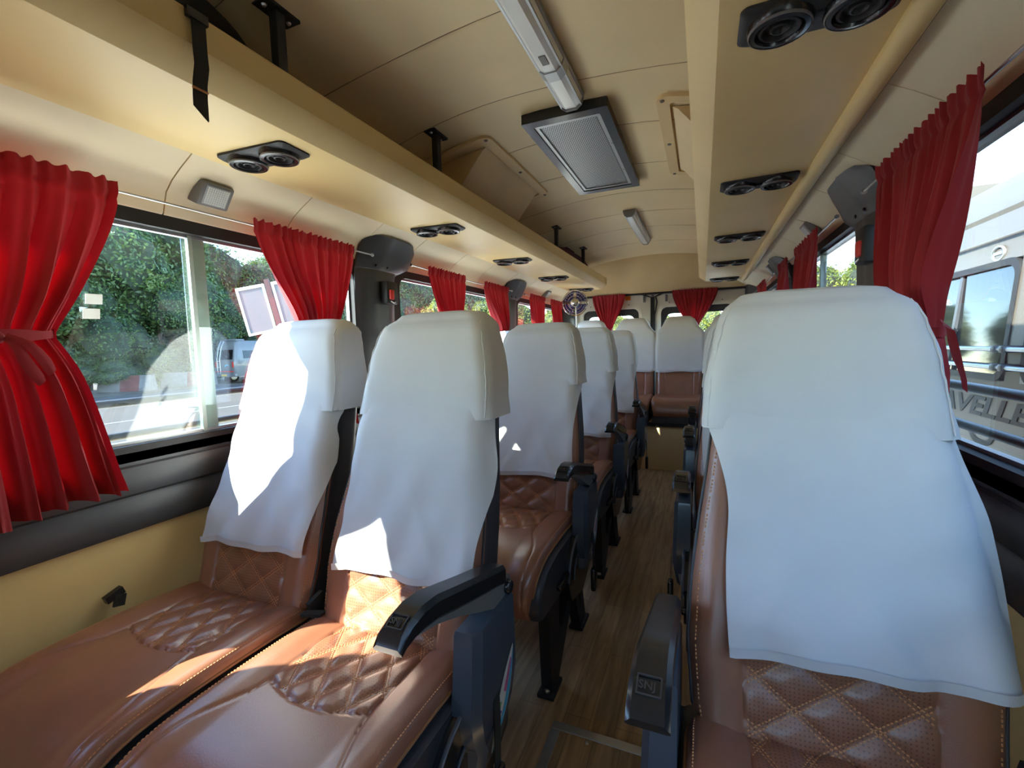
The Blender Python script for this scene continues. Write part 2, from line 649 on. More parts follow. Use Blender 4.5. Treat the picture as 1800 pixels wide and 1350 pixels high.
Y_W = [(-0.95, 1.545), (1.815, 3.055), (3.335, 4.50)]     # window openings along the side
Z0W, Z1W = 0.878, 1.492


def side_wall(side):
    """side = -1 left, +1 right; builds in left coordinates and mirrors about CX"""
    def X(x):
        return x if side < 0 else mx_(x)
    nm = 'wall_left' if side < 0 else 'wall_right'
    Z1W = 1.492 if side < 0 else 1.528
    w = MB()
    a, b_ = sorted((X(-1.42), X(-1.372)))
    w.box(a, b_, FRONT, REAR, 0.0, 0.872)
    wall = w.build(nm, M['tan'])
    tag(wall, 'tan vinyl lower side wall below the dark belt rail ' + ('beside the paired seats' if side < 0 else 'beside the single seats'), 'wall', kind='structure')
    # dark stepped belt rail
    prof = [(-1.372, 0.665), (-1.352, 0.668), (-1.345, 0.685), (-1.345, 0.742), (-1.352, 0.752), (-1.352, 0.760), (-1.340, 0.768),
            (-1.336, 0.785), (-1.336, 0.822), (-1.342, 0.836), (-1.352, 0.840), (-1.352, 0.872), (-1.372, 0.878), (-1.42, 0.878)]
    mb = MB().sheet([(X(p[0]), p[1]) for p in prof], FRONT, REAR, 12)
    mb.build('belt_rail', M['charcoal'], wall, smooth=35)
    # sloping upper panels with vertical joints
    js = [FRONT, -1.8, -1.3, -0.9, -0.35, 0.25, 0.80, 1.19, 1.56, 1.88, 2.28, 2.65, 3.05, 3.45, 3.9, 4.35, REAR]
    up_ = Z1W - 1.492
    prof = [(-1.40, 1.490 + up_), (-1.366, 1.492 + up_), (-1.348, 1.502 + up_ * 0.9), (-1.338, 1.53 + up_ * 0.5), (-1.328, 1.556 + up_ * 0.2), (-1.30, 1.582), (-1.262, 1.606), (-1.20, 1.640), (-1.16, 1.662)]
    for p0, p1 in zip(js, js[1:]):
        mb = MB()
        g = 0.0018
        n = len(prof)
        mb.sheet([(X(p[0]), p[1]) for p in prof], p0 + g, p1 - g, 1)
        mb.sheet([(X(p[0] - 0.006), p[1] + 0.006) for p in prof], p0 + g, p1 - g, 1)
        for yy in (p0 + g, p1 - g):
            vs = [(X(p[0]), yy, p[1]) for p in prof] + [(X(p[0] - 0.006), yy, p[1] + 0.006) for p in prof]
            mb.add(vs, [(i, i + 1, n + i + 1, n + i) for i in range(n - 1)])
        mb.build('upper_panel', M['tan_panel'], wall, smooth=40)
    mb = MB().sheet([(X(p[0] - 0.008), p[1] + 0.008) for p in prof], FRONT, REAR, 1)
    mb.build('joint_backing', M['seam'], wall)
    # above the rack: wall up to the ceiling
    mb = MB().sheet([(X(-1.16), 1.662), (X(-1.26), 1.70), (X(-1.33), 1.80), (X(-1.36), 1.78)], FRONT, REAR, 1)
    mb.build('rack_side_panel', M['tan'], wall)
    # solid wall pieces between windows (outer skin)
    edges = [FRONT] + [v for w_ in Y_W for v in w_] + [REAR]
    for k in range(0, len(edges), 2):
        a, b_ = sorted((X(-1.42), X(-1.38)))
        MB().box(a, b_, edges[k] - (0 if k == 0 else 0.0), edges[k + 1], 0.872, 1.53).build('pier', M['charcoal'], wall)
    # windows
    for wi, (y0, y1) in enumerate(Y_W):
        idx = wi + 1 if side < 0 else wi + 4
        where = ['nearest', 'middle', 'rearmost'][wi]
        win = thing('window_%d' % idx, '%s sliding side window %s' % (where, 'beside the paired seats' if side < 0 else 'beside the single seats'), 'window', (0, 0, 0), kind='structure')
        outer = rrect2d(y0 - 0.03, y1 + 0.03, Z0W - 0.03, Z1W + 0.03, 0.07)
        inner = rrect2d(y0 + 0.022, y1 - 0.022, Z0W + 0.012, Z1W - 0.028, 0.055)
        P = lambda p, d: (X(d), p[0], p[1])
        ring_solid(MB(), outer, inner, P, -1.395, -1.352).build('window_frame', M['rubber'], win, smooth=40)
        inner2 = rrect2d(y0 + 0.030, y1 - 0.030, Z0W + 0.020, Z1W - 0.036, 0.05)
        ring_solid(MB(), inner, inner2, P, -1.392, -1.376).build('glazing_bead', M['alu'], win, smooth=40)
        ym = {0: 0.895, 1: 2.50, 2: 3.95}[wi]
        a, b_ = sorted((X(-1.378), X(-1.382)))
        MB().box(a, b_, y0 + 0.02, ym + 0.03, Z0W + 0.005, Z1W - 0.02).build('pane', M['glass'], win)
        a, b_ = sorted((X(-1.390), X(-1.394)))
        MB().box(a, b_, ym - 0.03, y1 - 0.02, Z0W + 0.005, Z1W - 0.02).build('pane', M['glass'], win)
        a, b_ = sorted((X(-1.373), X(-1.384)))
        MB().box(a, b_, ym - 0.022, ym - 0.010, Z0W + 0.005, Z1W - 0.02).build('stile', M['alu_green'], win)
        a, b_ = sorted((X(-1.386), X(-1.398)))
        MB().box(a, b_, ym - 0.014, ym + 0.032, Z0W + 0.005, Z1W - 0.02).build('stile', M['alu_green'], win)
        # outside guard bars
        for zz in (0.995, 0.905):
            xx = X(-1.45)
            MB().tube([(xx, y0 - 0.1, zz), (xx, y1 + 0.1, zz)], 0.011, 10).build('guard_bar', M['charcoal'], win, smooth=60)
    return wall


side_wall(-1)
side_wall(1)

# pillar covers


def pillar(side, n, y0, y1, label, cap=True):
    def X(x):
        return x if side < 0 else mx_(x)

    def px(z):
        return interp([(0.87, -1.350), (1.20, -1.345), (1.44, -1.335), (1.50, -1.322), (1.56, -1.298), (1.60, -1.270)], z)
    t = thing('trim_%d' % n, label, 'pillar cover', (0, 0, 0), kind='structure')
    rows = [0.872, 1.1, 1.3, 1.42, 1.455, 1.465, 1.47, 1.50, 1.54, 1.575, 1.592, 1.600]

    def span(z):
        if z < 1.44:
            return y0, y1 - 0.045
        e = sstep(1.45, 1.51, z)
        c = sstep(1.575, 1.603, z) * 0.03
        return y0 + 0.01 * e + c, y1 - 0.045 + 0.105 * e - c
    cols = 14
    mb = MB()

    def fn(i, j):
        z = rows[j]
        a, b_ = span(z)
        u = i / cols
        y = lerp(a, b_, u)
        dome = 0.030 * (1 - abs(2 * u - 1) ** 4)
        groove = 0.004 if abs(z - 1.465) < 0.003 else 0
        rib = 0.004 * math.exp(-((u - 0.35) / 0.05) ** 2)
        return (X(px(z) - 0.012 + dome - groove + rib), y, z)
    mb.grid(fn, cols, len(rows) - 1)
    # return edges to the wall
    for u in (0, cols):
        vs = []
        for j in range(len(rows)):
            p = fn(u, j)
            vs += [p, (X(px(rows[j]) - 0.05), p[1], rows[j])]
        mb.add(vs, [(2 * j, 2 * j + 1, 2 * j + 3, 2 * j + 2) for j in range(len(rows) - 1)])
    vs = []
    for i in range(cols + 1):
        p = fn(i, len(rows) - 1)
        vs += [p, (X(px(1.6) - 0.05), p[1], 1.6)]
    mb.add(vs, [(2 * i, 2 * i + 1, 2 * i + 3, 2 * i + 2) for i in range(cols)])
    mb.build('cover', M['charcoal'], t, smooth=40)
    s = MB()
    for yy, zz in ((y0 + 0.09, 1.482), (y0 + 0.17, 1.482)):
        s.lathe([(0.006, 0), (0.006, 0.003), (0.003, 0.005)], (X(px(zz) + 0.018), yy, zz), (1 if side < 0 else -1, 0, 0), 10)
    s.build('screw', M['black'], t)
    return t


pillar(-1, 1, 1.525, 1.835, 'black moulded pillar cover holding the red buttoned hammer box beside the paired seats')
pillar(-1, 2, 3.045, 3.345, 'black pillar cover between middle and rearmost windows beside the paired seats')
pillar(1, 3, 1.545, 1.86, 'black moulded pillar cover beside the large red curtain next to the single seats')
pillar(1, 4, 3.045, 3.345, 'small black pillar cover half hidden behind curtains beside the single seats')
for side, n, lab in ((-1, 5, 'dark rear corner trim behind the fan'), (1, 6, 'dark curved rear corner trim above the single seats')):
    X = (lambda x: x) if side < 0 else mx_
    mb = MB()

    def cf(i, j, X=X):
        t = i / 8 * PI / 2
        z = [0.87, 1.2, 1.45, 1.55, 1.61][j]
        r = 0.20 + (0.05 if j >= 3 else 0)
        return (X(-1.36 + 0.10 * math.sin(t) + 0.02), 4.78 - r + (r - 0.02) * (1 - math.cos(t)), z)
    mb.grid(cf, 8, 4)
    o = mb.build('trim_%d' % n, M['charcoal'], smooth=50)
    tag(o, lab, 'trim', kind='structure')

# emergency hammer boxes
for side, y, lab in ((-1, 1.69, 'black hammer box with red button on the pillar beside the paired seats'), (1, 1.57, 'black hammer box with red button on the pillar beside the single seats')):
    X = (lambda x: x) if side < 0 else mx_
    t = thing('hammer_box', lab, 'hammer box', (X(-1.315), y, 1.37), group='emergency hammer boxes')
    sg = 1 if side < 0 else -1
    MB().box(min(-0.005 * sg, 0.035 * sg), max(-0.005 * sg, 0.035 * sg), -0.040, 0.040, -0.05, 0.05, 0.008).build('housing', M['black_matte'], t, smooth=40)
    MB().box(min(0.03 * sg, 0.045 * sg), max(0.03 * sg, 0.045 * sg), -0.028, 0.0, -0.032, 0.012, 0.006).build('button', M['red_plastic'], t, smooth=40)
    MB().tube([(0.037 * sg, -0.02, -0.038), (0.042 * sg, -0.005, -0.046), (0.036 * sg, 0.015, -0.040)], 0.003, 6).build('seal_wire', M['steel'], t)

# unseen windscreen end behind the viewer, opening narrowed to dim the seat covers
fw = MB()
fw.box(-1.42, 0.54, FRONT - 0.06, FRONT, -0.05, 1.10)
fw.box(-1.42, 0.54, FRONT - 0.06, FRONT, 1.36, 2.02)
fw.box(-1.42, -1.30, FRONT - 0.06, FRONT, 0.95, 1.74)
fw.box(0.42, 0.54, FRONT - 0.06, FRONT, 0.95, 1.74)
o = fw.build('wall_front', M['charcoal'])
tag(o, 'unseen dark front end of the bus, windscreen opening narrowed to cut light', 'wall', kind='structure')
MB().box(-1.32, 0.44, FRONT - 0.04, FRONT - 0.036, 0.93, 1.76).build('windscreen_pane', M['glass'], o)
MB().box(-1.36, 0.48, FRONT, FRONT + 0.45, 0.55, 0.93, 0.04).build('dashboard', M['black_matte'], o, smooth=40)

# ------------------------------------------------------------------ luggage racks


def rack(side, label):
    X = (lambda x: x) if side < 0 else mx_
    t = thing('luggage_rack', label, 'luggage rack', (0, 0, 0), group='overhead luggage racks')
    y1 = 4.36
    out = [(-1.212, 1.634), (-0.915, 1.630), (-0.900, 1.632), (-0.856, 1.662), (-0.848, 1.674), (-0.846, 1.728), (-0.850, 1.734), (-0.862, 1.735), (-0.868, 1.728), (-0.868, 1.668), (-1.20, 1.660)]
    n = len(out)
    mb = MB()
    for a, b_ in ((FRONT, y1),):
        mb.prism([(X(p[0]), p[1]) for p in out], 'y', a, b_)
    mb.build('tray', M['tan'], t, smooth=25)
    # end plate
    pl = [(X(p[0]), p[1]) for p in [(-1.215, 1.630), (-0.912, 1.626), (-0.895, 1.628), (-0.850, 1.660), (-0.842, 1.674), (-0.842, 1.738), (-1.215, 1.738)]]
    MB().prism(pl, 'y', y1, y1 + 0.012).build('end_plate', M['tan_panel'], t)
    if side > 0:
        MB().tube([(X(-1.195), FRONT, 1.628), (X(-1.195), 4.3, 1.628)], 0.022, 12).build('edge_bead', M['tan'], t, smooth=60)
        MB().box(X(-1.205), X(-1.215), FRONT, 4.3, 1.618, 1.640).build('edge_seal', M['rubber'], t)
    posts = (0.80, 1.46, 2.91, 3.63) if side < 0 else (0.83, 1.40, 2.75, 3.4)
    for yy in posts:
        x = X(-0.885)
        p = MB().box(x - 0.012, x + 0.012, yy - 0.012, yy + 0.012, 1.662, ceil_z(x) + 0.004, 0.002).build('hanger_post', M['black_matte'], t)
        z = ceil_z(x)
        MB().box(x - 0.022, x + 0.022, yy - 0.045, yy + 0.045, z - 0.006, z + 0.001).build('top_plate', M['black_matte'], p)
        MB().box(x - 0.015, x + 0.015, yy - 0.05, yy + 0.05, 1.661, 1.667).build('foot_plate', M['black_matte'], p)
        for dy in (-0.032, 0.032):
            MB().lathe([(0.006, 0), (0.004, 0.004)], (x, yy + dy, z - 0.006), (0, 0, -1), 8).build('bolt', M['steel'], p)
    return t


rack(-1, 'long beige overhead luggage rack carrying the black bag above the paired seats')
rack(1, 'long beige overhead luggage rack without bags above the single seats')

# air vents in the rack undersides
vent_me = {}


def vent_meshes():
    mb = MB()
    outer = rrect2d(-0.112, 0.112, -0.050, 0.050, 0.014, 4)
    inner = rrect2d(-0.104, 0.104, -0.042, 0.042, 0.012, 4)
    n = len(outer)
    vs = [(p[0], p[1], 0) for p in outer] + [(p[0], p[1], -0.006) for p in outer] + [(p[0], p[1], -0.012) for p in inner]
    fs = [(i, (i + 1) % n, n + (i + 1) % n, n + i) for i in range(n)] + [(n + i, n + (i + 1) % n, 2 * n + (i + 1) % n, 2 * n + i) for i in range(n)] + [tuple(range(2 * n, 3 * n))]
    mb.add(vs, fs)
    mb.lathe([(0.012, -0.010), (0.012, -0.016), (0.006, -0.017)], (0, 0, 0), (0, 0, 1), 12)
    vent_me['plate'] = mb.mesh('vent_plate', M['black_matte'], 40)
    vent_me['collar'] = MB().lathe([(0.049, -0.006), (0.048, -0.016), (0.043, -0.023), (0.036, -0.024), (0.034, -0.018), (0.030, -0.013)], (0, 0, 0), (0, 0, 1), 28, False).mesh('vent_collar', M['black'], 40)
    vent_me['nozzle'] = MB().lathe([(0.033, -0.012), (0.030, -0.021), (0.026, -0.022), (0.023, -0.013), (0.015, -0.013), (0.014, -0.020), (0.011, -0.021), (0.008, -0.014)], (0, 0, 0), (0, 0, 1), 24, True).mesh('vent_nozzle', M['black_matte'], 40)
    vent_me['trim'] = MB().lathe([(0.0455, -0.0195), (0.0462, -0.021), (0.0455, -0.0232), (0.0440, -0.0238)], (0, 0, 0), (0, 0, 1), 28, False).mesh('vent_trim_ring', M['lamp_grey'], 40)


vent_meshes()
ords = ['nearest', 'second', 'third', 'fourth', 'rearmost']
for side in (-1, 1):
    for k, y in enumerate((0.882, 1.725, 2.56, 3.375, 4.24)):
        x = -1.055 if side < 0 else 0.163
        t = thing('air_vent', '%s black twin air vent under the rack above the %s' % (ords[k], 'paired seats' if side < 0 else 'single seats'), 'air vent', (x, y, 1.6325), group='twin round air vents')
        t.rotation_euler = (0, 0, 0.05 if side < 0 else 0.0)
        link('plate', vent_me['plate'], t)
        for dx in (-0.053, 0.053):
            c = link('collar', vent_me['collar'], t, (dx, 0, 0))
            link('nozzle', vent_me['nozzle'], c)
            link('rim', vent_me['trim'], c)

# ------------------------------------------------------------------ ceiling fittings


def tube_light(y0, y1, xc, w, label, strap=None):
    t = thing('ceiling_light', label, 'ceiling light', (xc, 0, ceil_z(xc)), group='long ceiling lights')
    h = w / 2
    prof = [(-h, 0.004), (-h, -0.012), (-h * 0.82, -0.030), (-h * 0.42, -0.042), (h * 0.42, -0.042), (h * 0.82, -0.030), (h, -0.012), (h, 0.004)]
    MB().prism(prof, 'y', y0, y1).build('diffuser', M['lens'], t, smooth=20)
    r = MB()
    for s in (-1, 1):
        r.box(s * h - 0.005, s * h + 0.005, y0, y1, -0.014, 0.004, 0.001, 1)
        r.box(s * h * 0.80 - 0.003, s * h * 0.80 + 0.003, y0, y1, -0.034, -0.028)
    r.build('side_rail', M['alu'], t)
    for yy in (y0, y1):
        e = [(p[0] * 1.06, p[1] * 1.06 - 0.0005) for p in prof]
        MB().prism(e, 'y', yy - 0.006, yy + 0.006).build('end_cap', M['lamp_grey'], t)
    if strap:
        e = [(p[0] * 1.08, p[1] * 1.06 - 0.001) for p in prof]
        MB().prism(e, 'y', strap - 0.022, strap + 0.022).build('strap', M['alu'], t)
        MB().box(-0.008, 0.010, strap - 0.10, strap - 0.06, -0.0445, -0.040).build('tube_end', M['lamp_grey'], t)
    return t


tube_light(-0.2, 1.50, -0.398, 0.078, 'long ceiling strip light with a grey clamp reaching the grille', 1.30)
tube_light(2.88, 3.74, -0.415, 0.068, 'short ceiling strip light over the rear of the aisle')

# return air grille
t = thing('air_grille', 'black framed perforated metal air grille in the ceiling behind the strip light', 'air grille', (-0.44, 1.955, 1.918))
P = lambda p, d: (p[0], p[1], d)
ring_solid(MB(), rrect2d(-0.150, 0.150, -0.415, 0.415, 0.006, 2), rrect2d(-0.118, 0.118, -0.375, 0.375, 0.006, 2), P, 0.004, -0.034).build('frame', M['black'], t)
ring_solid(MB(), rrect2d(-0.117, 0.117, -0.374, 0.374, 0.006, 2), rrect2d(-0.104, 0.104, -0.355, 0.355, 0.006, 2), P, -0.004, -0.030).build('inner_frame', M['alu'], t)
mb = MB()
px_, py_ = 0.0087, 0.0088
nx, ny = 23, 80
for j in range(ny):
    for i in range(nx):
        cx = -0.1 + (i + 0.5) * px_ + (0.25 if j % 2 else -0.25) * px_
        cy = -0.352 + (j + 0.5) * py_
        hx, hy = px_ / 2, py_ / 2
        vs = [(cx - hx, cy - hy, 0), (cx + hx, cy - hy, 0), (cx + hx, cy + hy, 0), (cx - hx, cy + hy, 0)]
        rr = 0.0034
        vs += [(cx + rr * math.cos(a), cy + rr * math.sin(a), 0) for a in (-3 * PI / 4, -PI / 2, -PI / 4, 0, PI / 4, PI / 2, 3 * PI / 4, PI)]
        fs = [(0, 1, 6, 5, 4), (1, 2, 8, 7, 6), (2, 3, 10, 9, 8), (3, 0, 4, 11, 10)]
        mb.add([(a, b_, -0.026) for a, b_, _ in vs], fs)
o = mb.build('perforated_sheet', M['alu'], t)
o['kind'] = 'stuff'
MB().box(-0.11, 0.11, -0.37, 0.37, -0.016, -0.012).build('filter_backing', M['black_matte'], t)
for yy in (-0.12, 0.17):
    MB().lathe([(0.007, 0), (0.006, 0.003), (0.002, 0.005)], (0.110, yy, -0.030), (0, 0, -1), 10).build('screw', M['steel'], t)

# roof unit covers above the racks
for side, lab in ((-1, 'khaki moulded air unit cover on the ceiling above the paired seats rack'), (1, 'khaki moulded air unit cover on the ceiling beyond the single seats rack')):
    X = (lambda x: x) if side < 0 else mx_
    t = thing('air_unit_cover', lab, 'air unit', (0, 0, 0), group='roof air unit covers')
    n = 12
    mb = MB()

    def fl(p, d, X=X):
        return (X(p[0]), p[1], ceil_z(p[0]) - d)
    outer = rrect2d(-1.20, -0.735, 1.575, 2.315, 0.04, 5)
    inner = rrect2d(-1.16, -0.775, 1.615, 2.275, 0.02, 5)
    ring_solid(mb, outer, inner, fl, -0.002, 0.011)
    mb.build('flange', M['tan_box'], t, smooth=30)
    # hollow-looking body: sloped face down to the rack side
    sec = [(-0.782, 1.893), (-0.800, 1.882), (-0.893, 1.770), (-0.905, 1.762), (-1.165, 1.762), (-1.165, 1.84)]
    MB().prism([(X(a), b_) for a, b_ in sec], 'y', 1.66, 2.26).build('housing', M['tan_box'], t, smooth=25)
    s = MB()
    for xx, yy in ((-0.755, 1.60), (-0.755, 1.95), (-0.755, 2.29), (-1.0, 1.595)):
        s.lathe([(0.008, 0), (0.006, 0.004)], (X(xx), yy, ceil_z(xx) - 0.011), (0, 0, -1), 8)
    s.build('screw', M['lamp_grey'], t)

# square wall lamps on the sloping upper panels
led = None


def wall_lamp(side, y, label):
    X = (lambda x: x) if side < 0 else mx_
    t = thing('wall_lamp', label, 'wall lamp', (0, 0, 0), group='square wall lamps')
    nrm = Vector((0.80 if side < 0 else -0.80, 0, -0.60)).normalized()
    along = Vector((0, 1, 0))
    upv = along.cross(nrm).normalized()
    c = Vector((X(-1.303), y, 1.580))
    mt = Matrix((along, upv, nrm)).transposed().to_4x4()
    mt.translation = c
    bm = bmesh.new()
    bmesh.ops.create_cube(bm, size=1)
    for v in bm.verts:
        k = 0.86 if v.co.z > 0 else 1.0
        v.co = Vector((v.co.x * 0.104 * k, v.co.y * 0.078 * k, v.co.z * 0.034 + 0.010))
    bmesh.ops.bevel(bm, geom=list(bm.edges), offset=0.005, segments=2, affect='EDGES', profile=0.5)
    MB().addbm(bm, mt).build('housing', M['lamp_grey'], t, smooth=35)
    mb = MB()
    k = 10
    for i in range(k):
        for j in range(8):
            q = mt @ Vector(((i - k / 2 + 0.5) * 0.0062, (j - 3.5) * 0.0062, 0.0282))
            mb.obox(q, along, upv, nrm, 0.0025, 0.0025, 0.0014)
    mb.build('led_grid', M['lens'], t)
    MB().obox(mt @ Vector((0, 0, 0.0265)), along, upv, nrm, 0.034, 0.027, 0.0012).build('reflector', M['alu'], t)


wall_lamp(-1, 0.905, 'grey square wall lamp between the two nearest red curtains')
wall_lamp(-1, 3.93, 'small grey wall lamp near the blue fan')
wall_lamp(1, 2.30, 'grey wall lamp beside the second curtain above the single seats')
wall_lamp(1, 3.45, 'farthest grey wall lamp above the single seats')

# ------------------------------------------------------------------ rear header, doors
hd = MB()
prof = [(4.43, 1.93), (4.46, 1.885), (4.50, 1.83), (4.73, 1.615), (4.745, 1.600), (4.80, 1.600)]
hd.grid(lambda i, j: (lerp(-1.40, 0.52, j), prof[i][0], prof[i][1]), len(prof) - 1, 1)
o = hd.build('wall_rear', M['tan_box'], smooth=30)
tag(o, 'tan padded panel sloping down above the rear doors', 'wall', kind='structure')
MB().tube([(-1.38, 4.745, 1.598), (0.50, 4.745, 1.598)], 0.011, 8).build('header_seal', M['rubber'], o)


def rear_door(n, x0, x1, wx0, wx1, label):
    t = thing('door_%d' % n, label, 'door', (0, 0, 0), kind='structure')
    P = lambda p, d: (p[0], d, p[1])
    ring_solid(MB(), rrect2d(x0, x1, 0.0, 1.66, 0.03, 6), rrect2d(wx0, wx1, 0.85, 1.458, 0.06, 6), P, 4.785, 4.83).build('door_panel', M['cream'], t, smooth=30)
    ring_solid(MB(), rrect2d(wx0 - 0.035, wx1 + 0.035, 0.815, 1.492, 0.08, 6), rrect2d(wx0 - 0.005, wx1 + 0.005, 0.845, 1.462, 0.06, 6), P, 4.775, 4.79).build('window_surround', M['cream'], t, smooth=30)
    ring_solid(MB(), rrect2d(wx0, wx1, 0.85, 1.458, 0.06, 6), rrect2d(wx0 + 0.05, wx1 - 0.05, 0.9, 1.392, 0.05, 6), P, 4.80, 4.81).build('black_border', M['rubber'], t, smooth=30)
    MB().box(wx0, wx1, 4.812, 4.816, 0.85, 1.458).build('pane', M['glass'], t)
    for xx in ((x1 - 0.07) if n == 1 else (x0 + 0.12),):
        MB().box(xx - 0.010, xx + 0.010, 4.765, 4.79, 1.515, 1.58, 0.004).build('latch', M['lamp_grey'], t)
    s = MB()
    for xx in (wx0 + 0.08, wx1 - 0.10):
        s.lathe([(0.006, 0), (0.004, 0.004)], (xx, 4.775, 1.50), (0, -1, 0), 8)
    s.build('screw', M['lamp_grey'], t)
    MB().tube([(x1 if n == 1 else x0, 4.772, 0.05), (x1 if n == 1 else x0, 4.772, 1.56), ((x1 - 0.10) if n == 1 else (x0 + 0.10), 4.772, 1.60)], 0.010, 8).build('door_seal', M['rubber'], t, smooth=50)
    return t


rear_door(1, -1.30, -0.475, -1.17, -0.60, 'cream metal rear door with window behind the fan, carrying an orange sticker')
rear_door(2, -0.455, 0.42, -0.385, 0.27, 'cream metal rear door with window behind the single seats')
o = MB().box(-0.475, -0.455, 4.77, 4.80, 0.0, 1.60).build('trim_7', M['lamp_grey'])
tag(o, 'grey metal strip between the two rear doors', 'trim', kind='structure')
MB().tube([(-0.43, 4.768, 1.56), (-0.42, 4.76, 1.51), (-0.43, 4.765, 1.46), (-0.445, 4.768, 1.38), (-0.445, 4.768, 1.0)], 0.006, 8).build('cable', M['rubber'], o)
o = MB().box(-0.735, -0.680, 4.7825, 4.7845, 1.545, 1.590).build('sticker', M['orange'])
tag(o, 'small orange sticker at the top of the rear door', 'sticker')
MB().box(-1.42, 0.54, REAR + 0.03, REAR + 0.1, -0.05, 0.85).build('wall_rear.001', M['cream'])
tag(bpy.data.objects['wall_rear.001'], 'cream outer skin below the rear windows', 'wall', kind='structure')
for a, b_ in ((-1.42, -1.29), (0.41, 0.54)):
    o = MB().box(a, b_, 4.79, 4.84, 0.0, 1.66).build('trim_8' if a < -1 else 'trim_9', M['charcoal'])
    tag(o, 'dark post at the rear corner ' + ('behind the paired seats' if a < -1 else 'behind the single seats'), 'trim', kind='structure')

# ------------------------------------------------------------------ curtains


def curtain(label, run, base, top, tie, bot, folds, z_top=1.512, tails=None, amp=0.023, seed=0, group='red window curtains', nz=54, side=-1):
    """run: 'y' along the bus side at x=base, 'x' across the rear at y=base. top/tie/bot = (a0, a1, z)"""
    rnd = random.Random(seed)
    ph = [rnd.uniform(0, 6.28) for _ in range(6)]
    t = thing('curtain', label, 'curtain', (0, 0, 0), group=group)
    nu = folds * 14
    inw = 1 if side < 0 else -1
    zt, zi, zb = z_top, tie[2], bot[2]

    def edges(z):
        if z >= zi:
            k = (zt - z) / (zt - zi)
            k2 = k ** 1.35
            k2 = lerp(k2, sstep(0, 1, k), 0.35)
            return lerp(top[0], tie[0], k2), lerp(top[1], tie[1], k2)
        k = (zi - z) / (zi - zb)
        k2 = k ** 0.72
        return lerp(tie[0], bot[0], k2), lerp(tie[1], bot[1], k2)
    w0 = top[1] - top[0]

    fold_c = [rnd.uniform(0.75, 1.25) for _ in range(folds + 2)]
    fold_a = [rnd.uniform(0.55, 1.25) for _ in range(folds + 2)]

    def P(i, j):
        v = j / nz
        u = i / nu
        z = lerp(zt + 0.020, zb, v)
        a0, a1 = edges(min(z, zt))
        uu = u + 0.010 * math.sin(2 * PI * u * 3 + ph[0] + v * 2)
        a = lerp(a0, a1, uu)
        pinch = math.exp(-((z - zi) / 0.06) ** 2)
        q = u * folds
        k = int(min(folds, q))
        am = lerp(fold_a[k], fold_a[k + 1], sstep(0, 1, q - k))
        g = amp * am * lerp(0.30, 1.25, sstep(0.02, 0.45, v)) * (1 - 0.50 * pinch)
        th = 2 * PI * (q + 0.25 * math.sin(q * 0.9 + ph[1])) + ph[2] + 0.5 * math.sin(v * 3 + ph[3])
        # sharpened ridges with rounder valleys
        d = g * (2 * abs(math.sin(th / 2)) ** 0.8 - 1) + g * 0.22 * math.sin(2.3 * th + ph[4] + 2 * v)
        top_ = sstep(0.10, 0.0, v)
        rf = math.sin(2 * PI * folds * 1.9 * u + ph[5]) + 0.7 * math.sin(2 * PI * folds * 3.1 * u + ph[0]) * math.sin(7 * u + ph[4])
        d = d * (1 - 0.5 * top_) + top_ * (0.004 + 0.0035 * rf)
        z2 = z + 0.0028 * rf * sstep(zt - 0.02, zt + 0.02, z)
        if v > 0.9:
            z2 += (0.010 * math.sin(u * 5 + ph[1]) + 0.004 * math.sin(th)) * sstep(0.9, 1, v)
        # pinch line under the casing
        d -= 0.006 * math.exp(-((z - (zt - 0.022)) / 0.006) ** 2)
        d += 0.020 - 0.010 * pinch
        if run == 'y':
            return (base + inw * d, a, z2)
        return (a, base - d, z2)
    mb = MB().grid(P, nu, nz)
    mb.build('cloth', M['curtain'], t, smooth=80)
    # tie band
    if zb < zi - 0.03:
        mb = MB()

        def B(i, j):
            s = i / 20 * 2 * PI
            a = lerp(tie[0], tie[1], 0.5 + 0.53 * math.cos(s))
            d = 0.014 + 0.034 * math.sin(s)
            z = zi + (j - 1) * 0.010 + 0.003 * math.sin(5 * s + j) + 0.006 * math.cos(s)
            if run == 'y':
                return (base + inw * d, a, z)
            return (a, base - d, z)
        mb.grid(B, 20, 2, closed=True)
        mb.build('tie_band', M['curtain'], t, smooth=60)
        kn = lerp(tie[0], tie[1], 0.62)
        if tails:
            MB().lathe([(0.004, -0.020), (0.014, -0.012), (0.017, 0.0), (0.013, 0.012), (0.004, 0.018)], (base + inw * 0.052, kn, zi - 0.002), (0, 1, 0.15), 10).build('knot', M['curtain'], t, smooth=60)
    if tails:
        for tl in tails:
            mb = MB()
            n = len(tl) - 1
            wd = [0.004, 0.006, 0.008, 0.009, 0.008, 0.006, 0.005]

            def T(i, j, tl=tl):
                a, d, z = tl[j][:3]
                ww = tl[j][3] if len(tl[j]) > 3 else wd[min(j, 6)]
                s = (i - 1)
                if run == 'y':
                    return (base + inw * (d + 0.004 * (i == 1)), a + s * ww, z + s * 0.006)
                return (a + s * ww, base - d, z)
            mb.grid(T, 2, n)
            mb.build('tie_tail', M['curtain'], t, smooth=60)
    return t


XL = -1.300
XR = mx_(XL)
